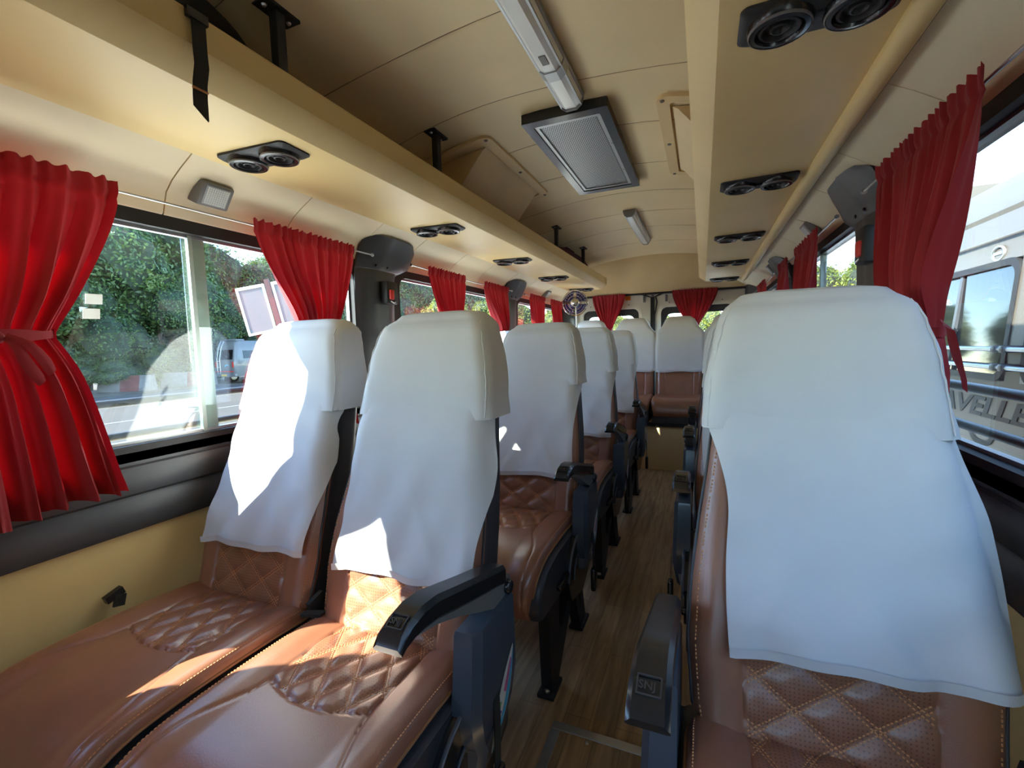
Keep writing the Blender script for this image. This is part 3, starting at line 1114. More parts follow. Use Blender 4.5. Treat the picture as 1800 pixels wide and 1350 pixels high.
# beside the paired seats
curtain('red curtain tied with a bow, nearest on the paired seats side', 'y', XL, (0.08, 0.655, 0), (0.25, 0.515, 1.165), (0.20, 0.612, 0.79), 10, seed=3, amp=0.034,
        tails=[[(0.430, 0.060, 1.165), (0.440, 0.070, 1.150), (0.449, 0.068, 1.125), (0.460, 0.066, 1.10), (0.470, 0.066, 1.08), (0.474, 0.066, 1.07)],
               [(0.430, 0.060, 1.165), (0.455, 0.074, 1.150), (0.468, 0.072, 1.135), (0.480, 0.070, 1.115), (0.486, 0.070, 1.10), (0.490, 0.07, 1.09)]])
curtain('unseen red curtain shaping the sun gap, foremost on the paired seats side', 'y', XL, (-0.62, 0.22, 0), (-0.38, -0.07, 1.20), (-0.60, 0.06, 0.80), 11, seed=4)  # added out of view; its edge shapes the sun patch on the seats
curtain('second red curtain, gathered behind the headrest of the window seat', 'y', XL, (1.015, 1.455, 0), (1.18, 1.33, 1.165), (1.08, 1.42, 0.83), 9, seed=5)
curtain('third red curtain, just past the hammer box pillar on the paired seats side', 'y', XL, (1.985, 2.38, 0), (2.12, 2.26, 1.17), (2.02, 2.34, 0.83), 8, seed=6)
curtain('fourth red curtain, before the farther black pillar on the paired seats side', 'y', XL, (2.62, 3.01, 0), (2.86, 2.97, 1.17), (2.70, 3.0, 0.83), 8, seed=7)
curtain('fifth red curtain, past the farther black pillar on the paired seats side', 'y', XL, (3.44, 3.83, 0), (3.56, 3.70, 1.17), (3.46, 3.80, 0.83), 7, seed=8)
curtain('sixth red curtain, next to the blue fan', 'y', XL, (3.98, 4.34, 0), (4.12, 4.28, 1.17), (4.0, 4.34, 0.83), 7, seed=9)
# beside the single seats
curtain('large red curtain beside the nearest single seat, its tie tail showing', 'y', XR, (0.955, 1.42, 0), (1.10, 1.30, 1.13), (1.02, 1.38, 0.84), 9, seed=12, side=1, amp=0.022,
        tails=[[(1.10, 0.006, 1.145, 0.010), (1.070, 0.006, 1.130, 0.018), (1.050, 0.008, 1.10, 0.022), (1.032, 0.008, 1.07, 0.020), (1.016, 0.006, 1.045, 0.013), (1.006, 0.006, 1.025, 0.007)]])
curtain('second red curtain beside the single seats, past the black pillar', 'y', XR, (2.05, 2.50, 0), (2.22, 2.36, 1.16), (2.08, 2.46, 0.84), 8, seed=13, side=1)
curtain('third red curtain beside the single seats', 'y', XR, (2.72, 3.02, 0), (2.82, 2.95, 1.16), (2.72, 3.02, 0.84), 7, seed=14, side=1)
curtain('farthest red curtain beside the single seats', 'y', XR, (3.60, 4.10, 0), (3.75, 3.92, 1.16), (3.62, 4.06, 0.84), 8, seed=15, side=1)
# rear
curtain('dark red curtain on the rear door with the orange sticker', 'x', 4.735, (-1.06, -0.725, 0), (-0.945, -0.86, 1.25), (-0.97, -0.84, 1.18), 8, z_top=1.585, amp=0.012, seed=16, nz=36)
curtain('dark red curtain on the rear door behind the single seats', 'x', 4.735, (-0.275, 0.130, 0), (-0.115, -0.055, 1.22), (-0.13, -0.04, 1.15), 9, z_top=1.59, amp=0.012, seed=17, nz=36)

# curtain rods (one per stretch between pillars)
for side in (-1, 1):
    x = XL + 0.010 if side < 0 else XR - 0.010
    for k, (y0, y1) in enumerate(((-1.5, 1.575), (1.855, 3.10), (3.36, 4.55))):
        o = MB().tube([(x, y0, 1.518), (x, (y0 + y1) / 2, 1.511), (x, y1, 1.518)], 0.0032, 8).build('curtain_rod', M['steel'], smooth=60)
        tag(o, '%s steel curtain rod %s' % (['nearest', 'middle', 'rearmost'][k], 'beside the paired seats' if side < 0 else 'beside the single seats'), 'curtain rod', 'curtain rods')
        e = MB()
        for yy in (y0, y1):
            e.lathe([(0.007, -0.003), (0.007, 0.003)], (x, yy, 1.518), (0, 1, 0), 10)
        e.build('rod_end', M['steel'], o)

# ------------------------------------------------------------------ seats
NF, NC, NS, NB = 30, 5, 5, 8


def ring_pts(w, d, rf, rb):
    """closed rounded section, front (y=0) first from -x to +x; y grows backwards"""
    rf = min(rf, w * 0.9, d * 0.5)
    rb = min(rb, w * 0.9, d * 0.45)
    p = []
    for i in range(NF + 1):
        p.append((lerp(-(w - rf), w - rf, i / NF), 0.0))
    for i in range(1, NC + 1):
        t = PI / 2 * i / NC
        p.append((w - rf + rf * math.sin(t), rf - rf * math.cos(t)))
    for i in range(1, NS + 1):
        p.append((w, lerp(rf, d - rb, i / NS)))
    for i in range(1, NC + 1):
        t = PI / 2 * i / NC
        p.append((w - rb + rb * math.cos(t), d - rb + rb * math.sin(t)))
    for i in range(1, NB + 1):
        p.append((lerp(w - rb, -(w - rb), i / NB), d))
    for i in range(1, NC + 1):
        t = PI / 2 * i / NC
        p.append((-(w - rb) - rb * math.sin(t), d - rb + rb * math.cos(t)))
    for i in range(1, NS + 1):
        p.append((-w, lerp(d - rb, rf, i / NS)))
    for i in range(1, NC):
        t = PI / 2 * i / NC
        p.append((-(w - rf) - rf * math.cos(t), rf - rf * math.sin(t)))
    return p


def front_y(x, w, rf):
    a = abs(x) - (w - rf)
    if a <= 0:
        return 0.0
    a = min(a, rf * 0.999)
    return rf - math.sqrt(rf * rf - a * a)


def quilt_h(a, b_, pitch, h):
    """diamond puffs with a flat double-stitched band between them; returns height and distance to nearest line"""
    fa = a / pitch - math.floor(a / pitch)
    fb = b_ / pitch - math.floor(b_ / pitch)
    da, db = min(fa, 1 - fa) * pitch, min(fb, 1 - fb) * pitch
    q = min(1, max(0, da - 0.004) / 0.016) ** 0.5 * min(1, max(0, db - 0.004) / 0.016) ** 0.5
    return h * q


def dashes(mb, p0, p1, fn, off, pitch=0.0062, ln=0.0042, wd=0.0011, ok=None):
    """row of thread stitches from p0 to p1 in surface parameters; fn(p)->(point, normal)"""
    L = math.hypot(p1[0] - p0[0], p1[1] - p0[1])
    n = int(L / pitch)
    for k in range(n):
        t0 = k * pitch / L
        t1 = (k * pitch + ln) / L
        a = (lerp(p0[0], p1[0], t0), lerp(p0[1], p1[1], t0))
        b_ = (lerp(p0[0], p1[0], t1), lerp(p0[1], p1[1], t1))
        if ok and not (ok(a) and ok(b_)):
            continue
        A, N = fn(a)
        B, _ = fn(b_)
        A, B, N = Vector(A), Vector(B), Vector(N)
        d = (B - A)
        if d.length < 1e-6:
            continue
        s = d.cross(N).normalized() * wd
        A, B = A + N * off, B + N * off
        mid = (A + B) / 2 + N * 0.0008
        mb.add([A - s, A + s, B + s, B - s, mid - s * 0.7, mid + s * 0.7], [(0, 1, 5, 4), (4, 5, 2, 3), (0, 4, 3), (1, 2, 5)])


def seat_meshes(mirror, rear=False, seed=0, plain=False):
    """all part meshes of a coach seat in its own coordinates: y=0 at the foot of the backrest's front face, +x is the armrest side"""
    R = {}
    rnd = random.Random(seed)
    dz = 0.13 if rear else 0.0
    zb, ztop = 0.44 + dz, (1.345 if rear else 1.203)
    lean = 0.26 if rear else 0.338
    if rear:
        wt = [(0.5, .19), (0.62, .203), (0.80, .205), (1.17, .205), (1.205, .200), (1.235, .165), (1.26, .145), (1.30, .128), (1.33, .112), (1.345, .085)]
    else:
        wt = [(.44, .185), (.50, .203), (.60, .211), (.70, .206), (.80, .194), (.88, .182), (.955, .173), (1.03, .168), (1.09, .159), (1.14, .148), (1.17, .139), (1.19, .126), (1.203, .104)]
    zref = 0.5 + dz

    def yf(z):
        return (z - zref) * lean - 0.010 * math.exp(-((z - (0.66 + dz)) / 0.10) ** 2) - 0.012 * sstep(1.0 + dz, 1.12 + dz, z) + 0.03 * sstep(ztop - 0.05, ztop, z) ** 2

    def dep(z):
        return interp([(.44, .10), (.6, .130), (.95, .125), (1.1, .11), (ztop - 0.03, .095), (ztop, .05)], z)
    fin = (lambda mb: mb.mirror()) if mirror else (lambda mb: mb)

    def ring(z, grow, n0=0.045):
        w, d = interp(wt, z) + grow, dep(z) + 2 * grow
        y0 = yf(z) - grow
        return [(x, y + y0) for x, y in ring_pts(w, d, n0, 0.035)]
    # --- dark shell
    zs = [zb, zb + 0.02, .50 + dz, .55 + dz, .62 + dz, .70 + dz, .78 + dz, .86 + dz, .94 + dz, 1.0 + dz, ztop - 0.08, ztop - 0.04, ztop - 0.015, ztop - 0.004]
    zs = sorted(set(zs))
    mb = MB()
    rings = [[(x, y, z) for x, y in ring(z, -0.003)] for z in zs]
    W = len(rings[0])
    mb.grid(lambda i, j: rings[j][i], W, len(zs) - 1, closed=True)
    mb.add(rings[0], [tuple(range(W))])
    mb.add(rings[-1], [tuple(range(W))])
    R['backrest_shell'] = fin(mb).mesh('backrest_shell', M['dark_leather'], 50)
    # --- brown front upholstery with quilted middle
    hem = (0.835 if rear else 0.616)
    zp0, zp1 = 0.468 + dz, 0.972 + (0.0 if not rear else -0.107)
    nu, nv = 96, 90
    pit = 0.062
    ca, sa = math.cos(0.62), math.sin(0.62)

    def surf(x, z):
        w = interp(wt, z)
        wl = w + 0.001
        y = yf(z) + front_y(x, wl, 0.045)
        h = 0.006 * (1 - 0.8 * sstep(0.90, 0.96, z))
        m = sstep(0.128, 0.122, abs(x))
        edge = sstep(zp0, zp0 + 0.02, z)
        h += m * (1 - sstep(0.88, 0.93, z)) * quilt_h(x * sa + (z - .5) * ca, x * sa - (z - .5) * ca, pit, 0.0055) * (0 if rear else 1)
        h += 0.007 * (1 - m) * math.exp(-((abs(x) - 0.165) / 0.04) ** 2)
        h -= 0.003 * math.exp(-((abs(x) - 0.125) / 0.003) ** 2)
        return (x, y - h * edge - 0.001 + 0.030 * (1 - edge), z)

    def xlim(z):
        return interp(wt, z) - 0.006

    def bfn(i, j):
        z = lerp(zp0, zp1, j / nv)
        return surf(lerp(-1, 1, i / nu) * xlim(z), z)
    mb = MB().grid(bfn, nu, nv)
    # wrap the sides back a little
    for sgn in (-1, 1):
        mb.grid(lambda i, j: (lambda z: (sgn * (xlim(z) + [0, 0.004, 0.005][i]), surf(sgn * xlim(z), z)[1] + [0, 0.005, 0.011][i], z))(lerp(zp0, zp1, j / nv)), 2, nv)
    mb = fin(mb)
    me = mb.mesh('backrest_panel', M['perf'] if not rear else M['leather'], 60)
    uvl = me.uv_layers.new(name='UVMap')
    vs = me.vertices
    for l in me.loops:
        c = vs[l.vertex_index].co
        uvl.data[l.index].uv = (c.x, c.z)
    at = me.attributes.new('perf', 'FLOAT', 'POINT')
    at.data.foreach_set('value', [1.0 if (abs(v.co.x) < 0.118 and not rear) else 0.0 for v in vs])
    R['backrest_panel'] = me

    def sN(p):
        a = Vector(surf(p[0], p[1]))
        return a, Vector((0, -0.95, 0.31))
    mb = MB()
    if not rear:
        inside = lambda p: abs(p[0]) < 0.121 and zp0 + 0.02 < p[1] < 0.66
        for k in range(-12, 13):
            for sgn in (1, -1):
                for o_ in (-0.0032, 0.0032):
                    # line: x*sa + sgn*(z-.5)*ca = k*pit + o
                    c = k * pit + o_
                    z0_, z1_ = 0.47, 0.66
                    p0 = ((c - sgn * (z0_ - .5) * ca) / sa, z0_)
                    p1 = ((c - sgn * (z1_ - .5) * ca) / sa, z1_)
                    dashes(mb, p0, p1, sN, 0.0006, ok=inside)
    for sgn in (-1, 1):
        q0 = None
        for k in range(16):
            z0_, z1_ = lerp(zp0 + 0.02, 0.96, k / 16), lerp(zp0 + 0.02, 0.96, (k + 1) / 16)
            dashes(mb, (sgn * (xlim(z0_) - 0.008), z0_), (sgn * (xlim(z1_) - 0.008), z1_), sN, 0.0008)
    R['backrest_stitching'] = fin(mb).mesh('stitching', M['stitch'])
    for sgn in (-1, 1):
        mb = MB()
        mb.tube([(sgn * (xlim(z) + 0.004), surf(sgn * xlim(z), z)[1] + 0.004, z) for z in [lerp(zp0 + 0.01, 0.975, k / 20) for k in range(21)]], 0.0028, 6)
        R['backrest_piping%d' % sgn] = fin(mb).mesh('piping', M['dark_leather'], 60)
    # --- white cover
    def make_cover(shift, seed2):
        rnd = random.Random(seed2)
        zsides = (0.955 if not rear else 0.84)
        ph = [rnd.uniform(0, 6.28) for _ in range(12)]

        def wr(x, z, s=1.0):
            """soft creases of the loose cloth"""
            low = sstep(0.95, 0.62, z) if not rear else 0.3
            v = 0.0022 * math.sin(9 * x + 14 * z + ph[0]) + 0.0016 * math.sin(23 * x - 9 * z + ph[1])
            v += low * (0.0045 * math.sin(30 * x + 11 * z + ph[2]) * sstep(0.0, 0.15, abs(x - 0.02)) + 0.0030 * math.sin(55 * x - 22 * z + ph[3]))
            v += 0.0022 * math.sin(70 * (z + 0.35 * x) + ph[4]) * math.exp(-((abs(x) - 0.15) / 0.05) ** 2)
            v += 0.006 * low * math.exp(-(((x - 0.07) * 0.8 + (z - 0.72) * 0.5) / 0.016) ** 2) * math.exp(-((z - 0.70) / 0.10) ** 2)
            v -= 0.005 * low * math.exp(-(((x + 0.09) * 0.9 - (z - 0.68) * 0.45) / 0.014) ** 2) * math.exp(-((z - 0.66) / 0.09) ** 2)
            return v * s
        zz = [zsides + (ztop + 0.004 - zsides) * k / 22 for k in range(23)]
        zz += [ztop + 0.007]
        mb = MB()
        rings = []
        for k, z in enumerate(zz):
            zc = min(z, ztop)
            g = 0.016 if k < 23 else 0.006
            flare = 0.002 * (1 - sstep(zsides, zsides + 0.05, z))
            rg = []
            for (x, y) in ring(zc, g + flare, 0.032):
                s = wr(x, z, 0.8)
                on_front = abs(y - (yf(zc) - g - flare)) < 0.02
                ycr = 0.0025 * math.sin(60 * z + 40 * y + ph[5]) * math.exp(-((z - 1.13 - dz) / 0.05) ** 2)
                tk = 0.005 * (1 - sstep(zsides, zsides + 0.05, z)) if on_front else 0
                y += tk
                rg.append((x * (1 + ycr * 2) + (0.0015 * math.sin(45 * z + ph[6]) if not on_front else 0), y - (s if on_front else 0), z + (0.004 * math.sin(14 * x + ph[7]) if k == 0 else 0)))
            rings.append(rg)
        last = rings[-1]
        cx_, cy_ = 0, sum(p[1] for p in last) / len(last)
        rings.append([(x * 0.72, cy_ + (y - cy_) * 0.5, z + 0.0035) for x, y, z in last])
        W = len(rings[0])
        mb.grid(lambda i, j: rings[j][i], W, len(rings) - 1, closed=True)
        mb.add(rings[-1], [tuple(range(W))])
        # welted seam down each front corner of the hood
        for sgn in (-1, 1):
            pts_ = []
            for k in range(14):
                z = lerp(zsides + 0.003, ztop - 0.022, k / 13)
                w = interp(wt, z) + 0.016
                pts_.append((sgn * (w - 0.009 + 0.0012 * math.sin(3 * k)), yf(z) - 0.016 + 0.0085, z))
            mb.tube(pts_, 0.0017, 5)
        # front flap
        fw0 = 0.184 if not rear else 0.203
        nu2, nv2 = 44, 40

        def flap(i, j):
            v = j / nv2
            u = lerp(-1, 1, i / nu2)
            zt = zsides + (0.055 if not rear else 0.03)
            w = interp(wt, lerp(zt, hem, v))
            x = u * lerp(w + 0.016, fw0, sstep(0.0, 0.25, v)) + shift * sstep(0.0, 0.5, v) + (0.004 * math.sin(7 * v + ph[8]) * u)
            z = lerp(zt, hem + 0.012 * u * (0.6 if not mirror else -0.4) * 0.4 + 0.004 * math.sin(5 * u + ph[9]), v)
            y = yf(z) + front_y(x, w + 0.012, 0.05) - lerp(0.0145, 0.0235, sstep(0.05, 0.32, v)) - wr(x, z, 1.0) - 0.006 * sstep(0.6, 1.0, v) * (0 if rear else 1)
            y -= 0.004 * math.sin(26 * x + ph[10]) * sstep(0.75, 1, v) * (0 if rear else 1)
            if abs(u) > 0.93:
                y -= 0.002 * math.sin(30 * z + ph[11])
            return (x, y, z)
        mb.grid(flap, nu2, nv2)
        # folded hem edge
        mb.grid(lambda i, j: (lambda p: (p[0], p[1] + [0.0, -0.0012, -0.0012][j], p[2] + [0.0, 0.0, 0.016][j]))(flap(i, nv2)), nu2, 2)
        return fin(mb).mesh('headrest_cover', M['cloth'], 70)
    R['headrest_cover'] = make_cover(0.0, seed)
    if not rear:
        R['headrest_cover_near'] = make_cover(-0.038 if mirror else 0.022, seed + 40)
        R['headrest_cover_window'] = make_cover(0.016, seed + 80)
    # --- cushion
    prof = [(0.03, .478), (-0.02, .490), (-0.10, .497), (-0.20, .501), (-0.30, .501), (-0.37, .496), (-0.42, .480), (-0.455, .452), (-0.473, .415), (-0.476, .375), (-0.462, .338)]
    if rear:
        prof = [(0.03, .478), (-0.02, .490), (-0.10, .497), (-0.20, .501), (-0.28, .501), (-0.33, .496), (-0.375, .480), (-0.40, .452), (-0.412, .415), (-0.414, .375), (-0.40, .348)]
    # resample the profile evenly
    fine = []
    for k in range(len(prof) - 1):
        p0, p1, p2, p3 = prof[max(k - 1, 0)], prof[k], prof[k + 1], prof[min(k + 2, len(prof) - 1)]
        for q in range(8):
            t = q / 8
            fine.append(tuple(0.5 * (2 * p1[a] + (p2[a] - p0[a]) * t + (2 * p0[a] - 5 * p1[a] + 4 * p2[a] - p3[a]) * t * t + (3 * p1[a] - p0[a] - 3 * p2[a] + p3[a]) * t ** 3) for a in (0, 1)))
    fine.append(prof[-1])
    acc = [0]
    for a, b_ in zip(fine, fine[1:]):
        acc.append(acc[-1] + math.hypot(b_[0] - a[0], b_[1] - a[1]))
    SL = acc[-1]

    def at_s(s):
        s = max(0, min(SL, s))
        for k in range(len(acc) - 1):
            if s <= acc[k + 1]:
                t = (s - acc[k]) / (acc[k + 1] - acc[k])
                a, b_ = fine[k], fine[k + 1]
                n = Vector((0, -(b_[1] - a[1]), (b_[0] - a[0]))).normalized()
                if n.z < 0 and s < SL * 0.5:
                    n = -n
                return lerp(a[0], b_[0], t), lerp(a[1], b_[1], t), Vector((0, -abs(n.y) if s > 0.3 else n.y, abs(n.z)))
        return fine[-1][0], fine[-1][1], Vector((0, -1, 0))
    HWm = 0.208

    def cw(s):
        return HWm - 0.016 * sstep(SL * 0.62, SL, s) ** 1.5 - 0.012 * sstep(0.05, 0.0, s)

    def seam_x(s):
        """side seams: straight along the quilt, then flaring to the front corners"""
        return 0.118 + (0.052 * sstep(0.235, 0.42, s) if not rear else 0)

    def front_seam(x):
        return 0.235 + 0.028 * (1 - (x / 0.12) ** 2)

    def cus(x, s):
        y, z, n = at_s(s)
        w = cw(s)
        ax_ = abs(x)
        h = 0.0
        inq = sstep(seam_x(s) + 0.001, seam_x(s) - 0.003, ax_) * sstep(front_seam(x) + 0.001, front_seam(x) - 0.003, s)
        if not rear:
            h += inq * (quilt_h(x * 0.94 + s * 0.55, x * 0.94 - s * 0.55, 0.066, 0.006) - 0.002)
            h -= 0.0035 * math.exp(-((ax_ - seam_x(s)) / 0.0028) ** 2)
            if ax_ < seam_x(s):
                h -= 0.0035 * math.exp(-((s - front_seam(x)) / 0.0028) ** 2)
        h += 0.010 * sstep(0.11, 0.165, ax_) * sstep(SL, SL * 0.7, s)
        r = 0.030
        e = max(0, ax_ - (w - r))
        drop = r - math.sqrt(max(0, r * r - e * e)) if e < r else r
        h -= drop * 0.9
        return (x, y + n.y * h, z + n.z * h + dz)
    nu, nv = 110, 130

    def cfn(i, j):
        s = SL * j / nv
        return cus(lerp(-1, 1, i / nu) * cw(s), s)
    mb = fin(MB().grid(cfn, nu, nv))
    me = mb.mesh('cushion', M['perf'] if not rear else M['leather'], 60)
    uvl = me.uv_layers.new(name='UVMap')
    for l in me.loops:
        c = me.vertices[l.vertex_index].co
        uvl.data[l.index].uv = (c.x, c.y)
    at = me.attributes.new('perf', 'FLOAT', 'POINT')
    at.data.foreach_set('value', [1.0 if (abs(v.co.x) < 0.112 and v.co.y > -0.205 and not rear) else 0.0 for v in me.vertices])
    R['cushion'] = me

    def cN(p):
        _, _, n = at_s(p[1])
        return Vector(cus(p[0], p[1])), n
    mb = MB()
    if not rear:
        okq = lambda p: abs(p[0]) < seam_x(p[1]) - 0.003 and 0.035 < p[1] < front_seam(p[0]) - 0.003
        for k in range(-8, 9):
            for sgn in (1, -1):
                for o_ in (-0.0032, 0.0032):
                    c = k * 0.066 + o_
                    p0, p1 = ((c - sgn * 0.03 * 0.55) / 0.94, 0.03), ((c - sgn * 0.27 * 0.55) / 0.94, 0.27)
                    dashes(mb, p0, p1, cN, 0.0006, ok=okq)
    for sgn in (-1, 1):
        for k in range(30):
            s0, s1 = lerp(0.04, SL - 0.01, k / 30), lerp(0.04, SL - 0.01, (k + 1) / 30)
            dashes(mb, (sgn * (cw(s0) - 0.010), s0), (sgn * (cw(s1) - 0.010), s1), cN, 0.0008)
    R['cushion_stitching'] = fin(mb).mesh('stitching', M['stitch'])
    for sgn in (-1, 1):
        mb = MB()
        mb.tube([Vector(cus(sgn * cw(s), s)) + Vector((sgn * 0.001, 0, 0)) for s in [lerp(0.02, SL, k / 30) for k in range(31)]], 0.0032, 6)
        R['cushion_piping%d' % sgn] = fin(mb).mesh('piping', M['piping'], 60)
    # --- dark cushion base with side walls
    yfr = prof[8][0] + 0.014
    mb = MB()
    side = [(0.055, .475), (-0.30, .482), (-0.40, .468), (-0.445, .435), (-0.460, .400), (-0.462, .370), (-0.45, .345), (-0.30, .330), (-0.02, .330), (0.055, .36)]
    if rear:
        side = [(0.055, .475), (-0.25, .480), (-0.35, .462), (-0.39, .430), (-0.40, .400), (-0.395, .30), (0.055, .30)]
    side = [(a, b_ + dz - (0.012)) for a, b_ in side]
    hw = 0.222 if not rear else 0.203
    n = len(side)
    inset = 0.016
    cyy, czz = sum(p[0] for p in side) / n, sum(p[1] for p in side) / n
    rows_ = []
    for x, k in ((-hw, 0.93), (-hw + 0.006, 0.98), (-hw + inset, 1.0), (hw - inset, 1.0), (hw - 0.006, 0.98), (hw, 0.93)):
        rows_.append([(x, cyy + (a - cyy) * k, czz + (b_ - czz) * k) for a, b_ in side])
    mb.grid(lambda i, j: rows_[j][i], n, 5, closed=True)
    mb.add(rows_[0], [tuple(range(n))])
    mb.add(rows_[-1], [tuple(range(n))])
    R['cushion_base'] = fin(mb).mesh('cushion_base', M['dark_leather'], 45)
    if rear:
        return R
    # --- armrest pad: arched, tapering nose
    topc = [(-0.300, .708), (-0.290, .722), (-0.272, .732), (-0.240, .738), (-0.200, .734), (-0.150, .720), (-0.090, .703), (-0.02, .684), (0.050, .664)]
    botc = [(-0.298, .702), (-0.286, .706), (-0.265, .708), (-0.238, .707), (-0.200, .700), (-0.150, .684), (-0.090, .667), (-0.02, .648), (0.050, .628)]
    mb = MB()
    sec = []
    for k, ((ya, za), (yb_, zb_)) in enumerate(zip(topc, botc)):
        t = k / (len(topc) - 1)
        x0, x1 = 0.217 + 0.004 * t, 0.265
        r = min(0.005, (za - zb_) * 0.4)
        q = []
        for (X_, f_, rr) in ((x0, 0, 0), (x0, 0.18, 0), (x0 + 0.005, 0.0, 1)):
            pass
        q = [(x0, 0.15), (x0 + 0.002, 0.06), (x0 + 0.006, 0.0), (x1 - 0.006, 0.0), (x1 - 0.002, 0.06), (x1, 0.15), (x1, 0.85), (x1 - 0.004, 1.0), (x0 + 0.004, 1.0), (x0, 0.85)]
        crown = 0.004
        sec.append([(x, lerp(ya, yb_, f_), lerp(za, zb_, f_) + (crown if f_ == 0 else 0)) for x, f_ in q])
    n = len(sec[0])
    mb.grid(lambda i, j: sec[j][i], n, len(sec) - 1, closed=True)
    mb.add(sec[0], [tuple(range(n))])
    mb.add(sec[-1], [tuple(range(n))])
    R['armrest_pad'] = fin(mb).mesh('armrest_pad', M['black'], 32)
    # embossed frame with letters near the nose (tilted plane)
    A, B = Vector((0, -0.286, .7285)), Vector((0, -0.262, .7395))
    dirv = (B - A).normalized()
    nr = Vector((0, -dirv.z, dirv.y))
    if nr.z < 0:
        nr = -nr
    xc = 0.2415
    c = (A + B) / 2 + Vector((xc, 0, 0)) + nr * 0.0016
    mb = MB()
    for dx, dy, hx, hy in ((0, 0.0105, 0.0135, 0.0009), (0, -0.0105, 0.0135, 0.0009), (0.013, 0, 0.0009, 0.0105), (-0.013, 0, 0.0009, 0.0105)):
        mb.obox(c + Vector((dx, 0, 0)) + dirv * dy, (1, 0, 0), dirv, nr, hx, hy, 0.0012)
    R['emblem_frame'] = fin(mb).mesh('emblem_frame', M['emboss'])
    tm = text_mesh('SNJ', 0.013, 0.0008, 0.0002)
    sgx = -1 if mirror else 1
    ux = Vector((1, 0, 0))
    cc = Vector((c.x * sgx, c.y, c.z))
    mt = Matrix((ux, dirv, nr)).transposed().to_4x4()
    mt.translation = cc - ux * 0.0118 - dirv * 0.0045
    tm.transform(mt)
    tm.materials.clear()
    tm.materials.append(M['emboss'])
    R['emblem_letters'] = tm
    # bracket under the pad
    pl = [(-0.26, .706), (-0.20, .698), (-0.15, .682), (-0.09, .665), (-0.02, .646), (0.050, .630), (0.078, .636), (0.092, .612), (0.080, .590), (0.050, .584), (0.01, .596), (-0.06, .628), (-0.13, .662), (-0.20, .690)]
    R['armrest_bracket'] = fin(MB().prism(pl, 'x', 0.228, 0.259)).mesh('armrest_bracket', M['grey_bracket'], 30)
    R['pivot_bolt'] = fin(MB().lathe([(0.015, 0.0), (0.015, 0.006), (0.011, 0.011), (0.004, 0.013)], (0.259, 0.066, .614), (1, 0, 0), 16)).mesh('pivot_bolt', M['black'], 40)
    # post
    mb = MB()
    pt = [(.600, -0.088, 0.082, .222, .268), (.592, -0.090, 0.084, .220, .270), (.52, -0.100, 0.085, .220, .272), (.45, -0.112, 0.078, .220, .274), (.40, -0.105, 0.055, .222, .274), (.36, -0.085, 0.03, .222, .270), (.32, -0.085, 0.02, .222, .262)]
    rows_ = []
    for z, ya, yb_, x0, x1 in pt:
        ch = 0.012
        rows_.append([(x0, ya, z), (x1 - ch, ya, z), (x1, ya + ch * 1.6, z), (x1, yb_ - ch, z), (x1 - ch, yb_, z), (x0, yb_, z)])
    mb.grid(lambda i, j: rows_[j][i], 6, len(rows_) - 1, closed=True)
    mb.add(rows_[0], [tuple(range(6))])
    mb.add(rows_[-1], [tuple(range(6))])
    R['armrest_post'] = fin(mb).mesh('armrest_post', M['bluegrey'], 25)
    # side cover (recliner) with rim
    arc = [(-0.055 - 0.165 * math.cos(t), 0.335 + 0.125 * math.sin(t)) for t in [PI * k / 18 for k in range(19)]]
    pl = arc + [(0.10, .27), (-0.03, .215), (-0.18, .25)]
    mb = MB().prism(pl, 'x', 0.214, 0.236)
    R['side_cover'] = fin(mb).mesh('side_cover', M['black'], 30)
    mb = MB().tube([(0.238, a, b_) for a, b_ in arc], 0.0045, 6)
    mb.tube([(0.238, -0.055 - 0.10 * math.cos(t), 0.315 + 0.075 * math.sin(t)) for t in [PI * k / 14 for k in range(15)]], 0.003, 6)
    R['cover_rim'] = fin(mb).mesh('cover_rim', M['bluegrey'], 60)
    mb = MB()
    mb.box(0.222, 0.240, -0.31, -0.20, .352, .374, 0.006)
    R['recline_lever'] = fin(mb).mesh('recline_lever', M['black'], 40)
    # legs: inverted triangular plates with a slot, front and rear
    for nm, y0 in (('leg_front', 0.0), ('leg_rear', 0.02)):
        mb = MB()
        if nm == 'leg_front':
            outer = [(-0.335, .345), (-0.155, .345), (-0.035, .345), (-0.030, .26), (-0.10, .16), (-0.245, .012), (-0.315, .012), (-0.322, .12)]
            inner = [(-0.215, .300), (-0.155, .310), (-0.105, .300), (-0.100, .26), (-0.13, .21), (-0.190, .165), (-0.225, .175), (-0.228, .23)]
        else:
            outer = [(-0.06, .345), (0.0, .345), (0.05, .345), (0.055, .26), (0.085, .16), (0.13, .012), (0.05, .012), (0.0, .12)]
            inner = [(-0.01, .300), (0.01, .300), (0.025, .290), (0.03, .24), (0.045, .18), (0.06, .09), (0.05, .09), (0.02, .18)]
        ring_solid(mb, outer, inner, lambda p, d: (d, p[0], p[1]), 0.168, 0.204)
        mb.box(0.158, 0.214, -0.335 if nm == 'leg_front' else 0.04, -0.235 if nm == 'leg_front' else 0.15, 0.0, 0.014, 0.003)
        R[nm] = fin(mb).mesh('leg', M['black_matte'], 30)
        yb_ = -0.315 if nm == 'leg_front' else 0.125
        R[nm + '_bolt'] = fin(MB().lathe([(0.011, 0.014), (0.011, 0.020), (0.006, 0.023)], (0.186, yb_, 0), (0, 0, 1), 8)).mesh('foot_bolt', M['steel'])
        mb = MB()
        mb.box(-0.204, -0.168, -0.30 if nm == 'leg_front' else 0.03, -0.25 if nm == 'leg_front' else 0.08, 0.0, 0.345, 0.003)
        R[nm + '_far'] = fin(mb).mesh('leg', M['black_matte'], 30)
    mb = MB()
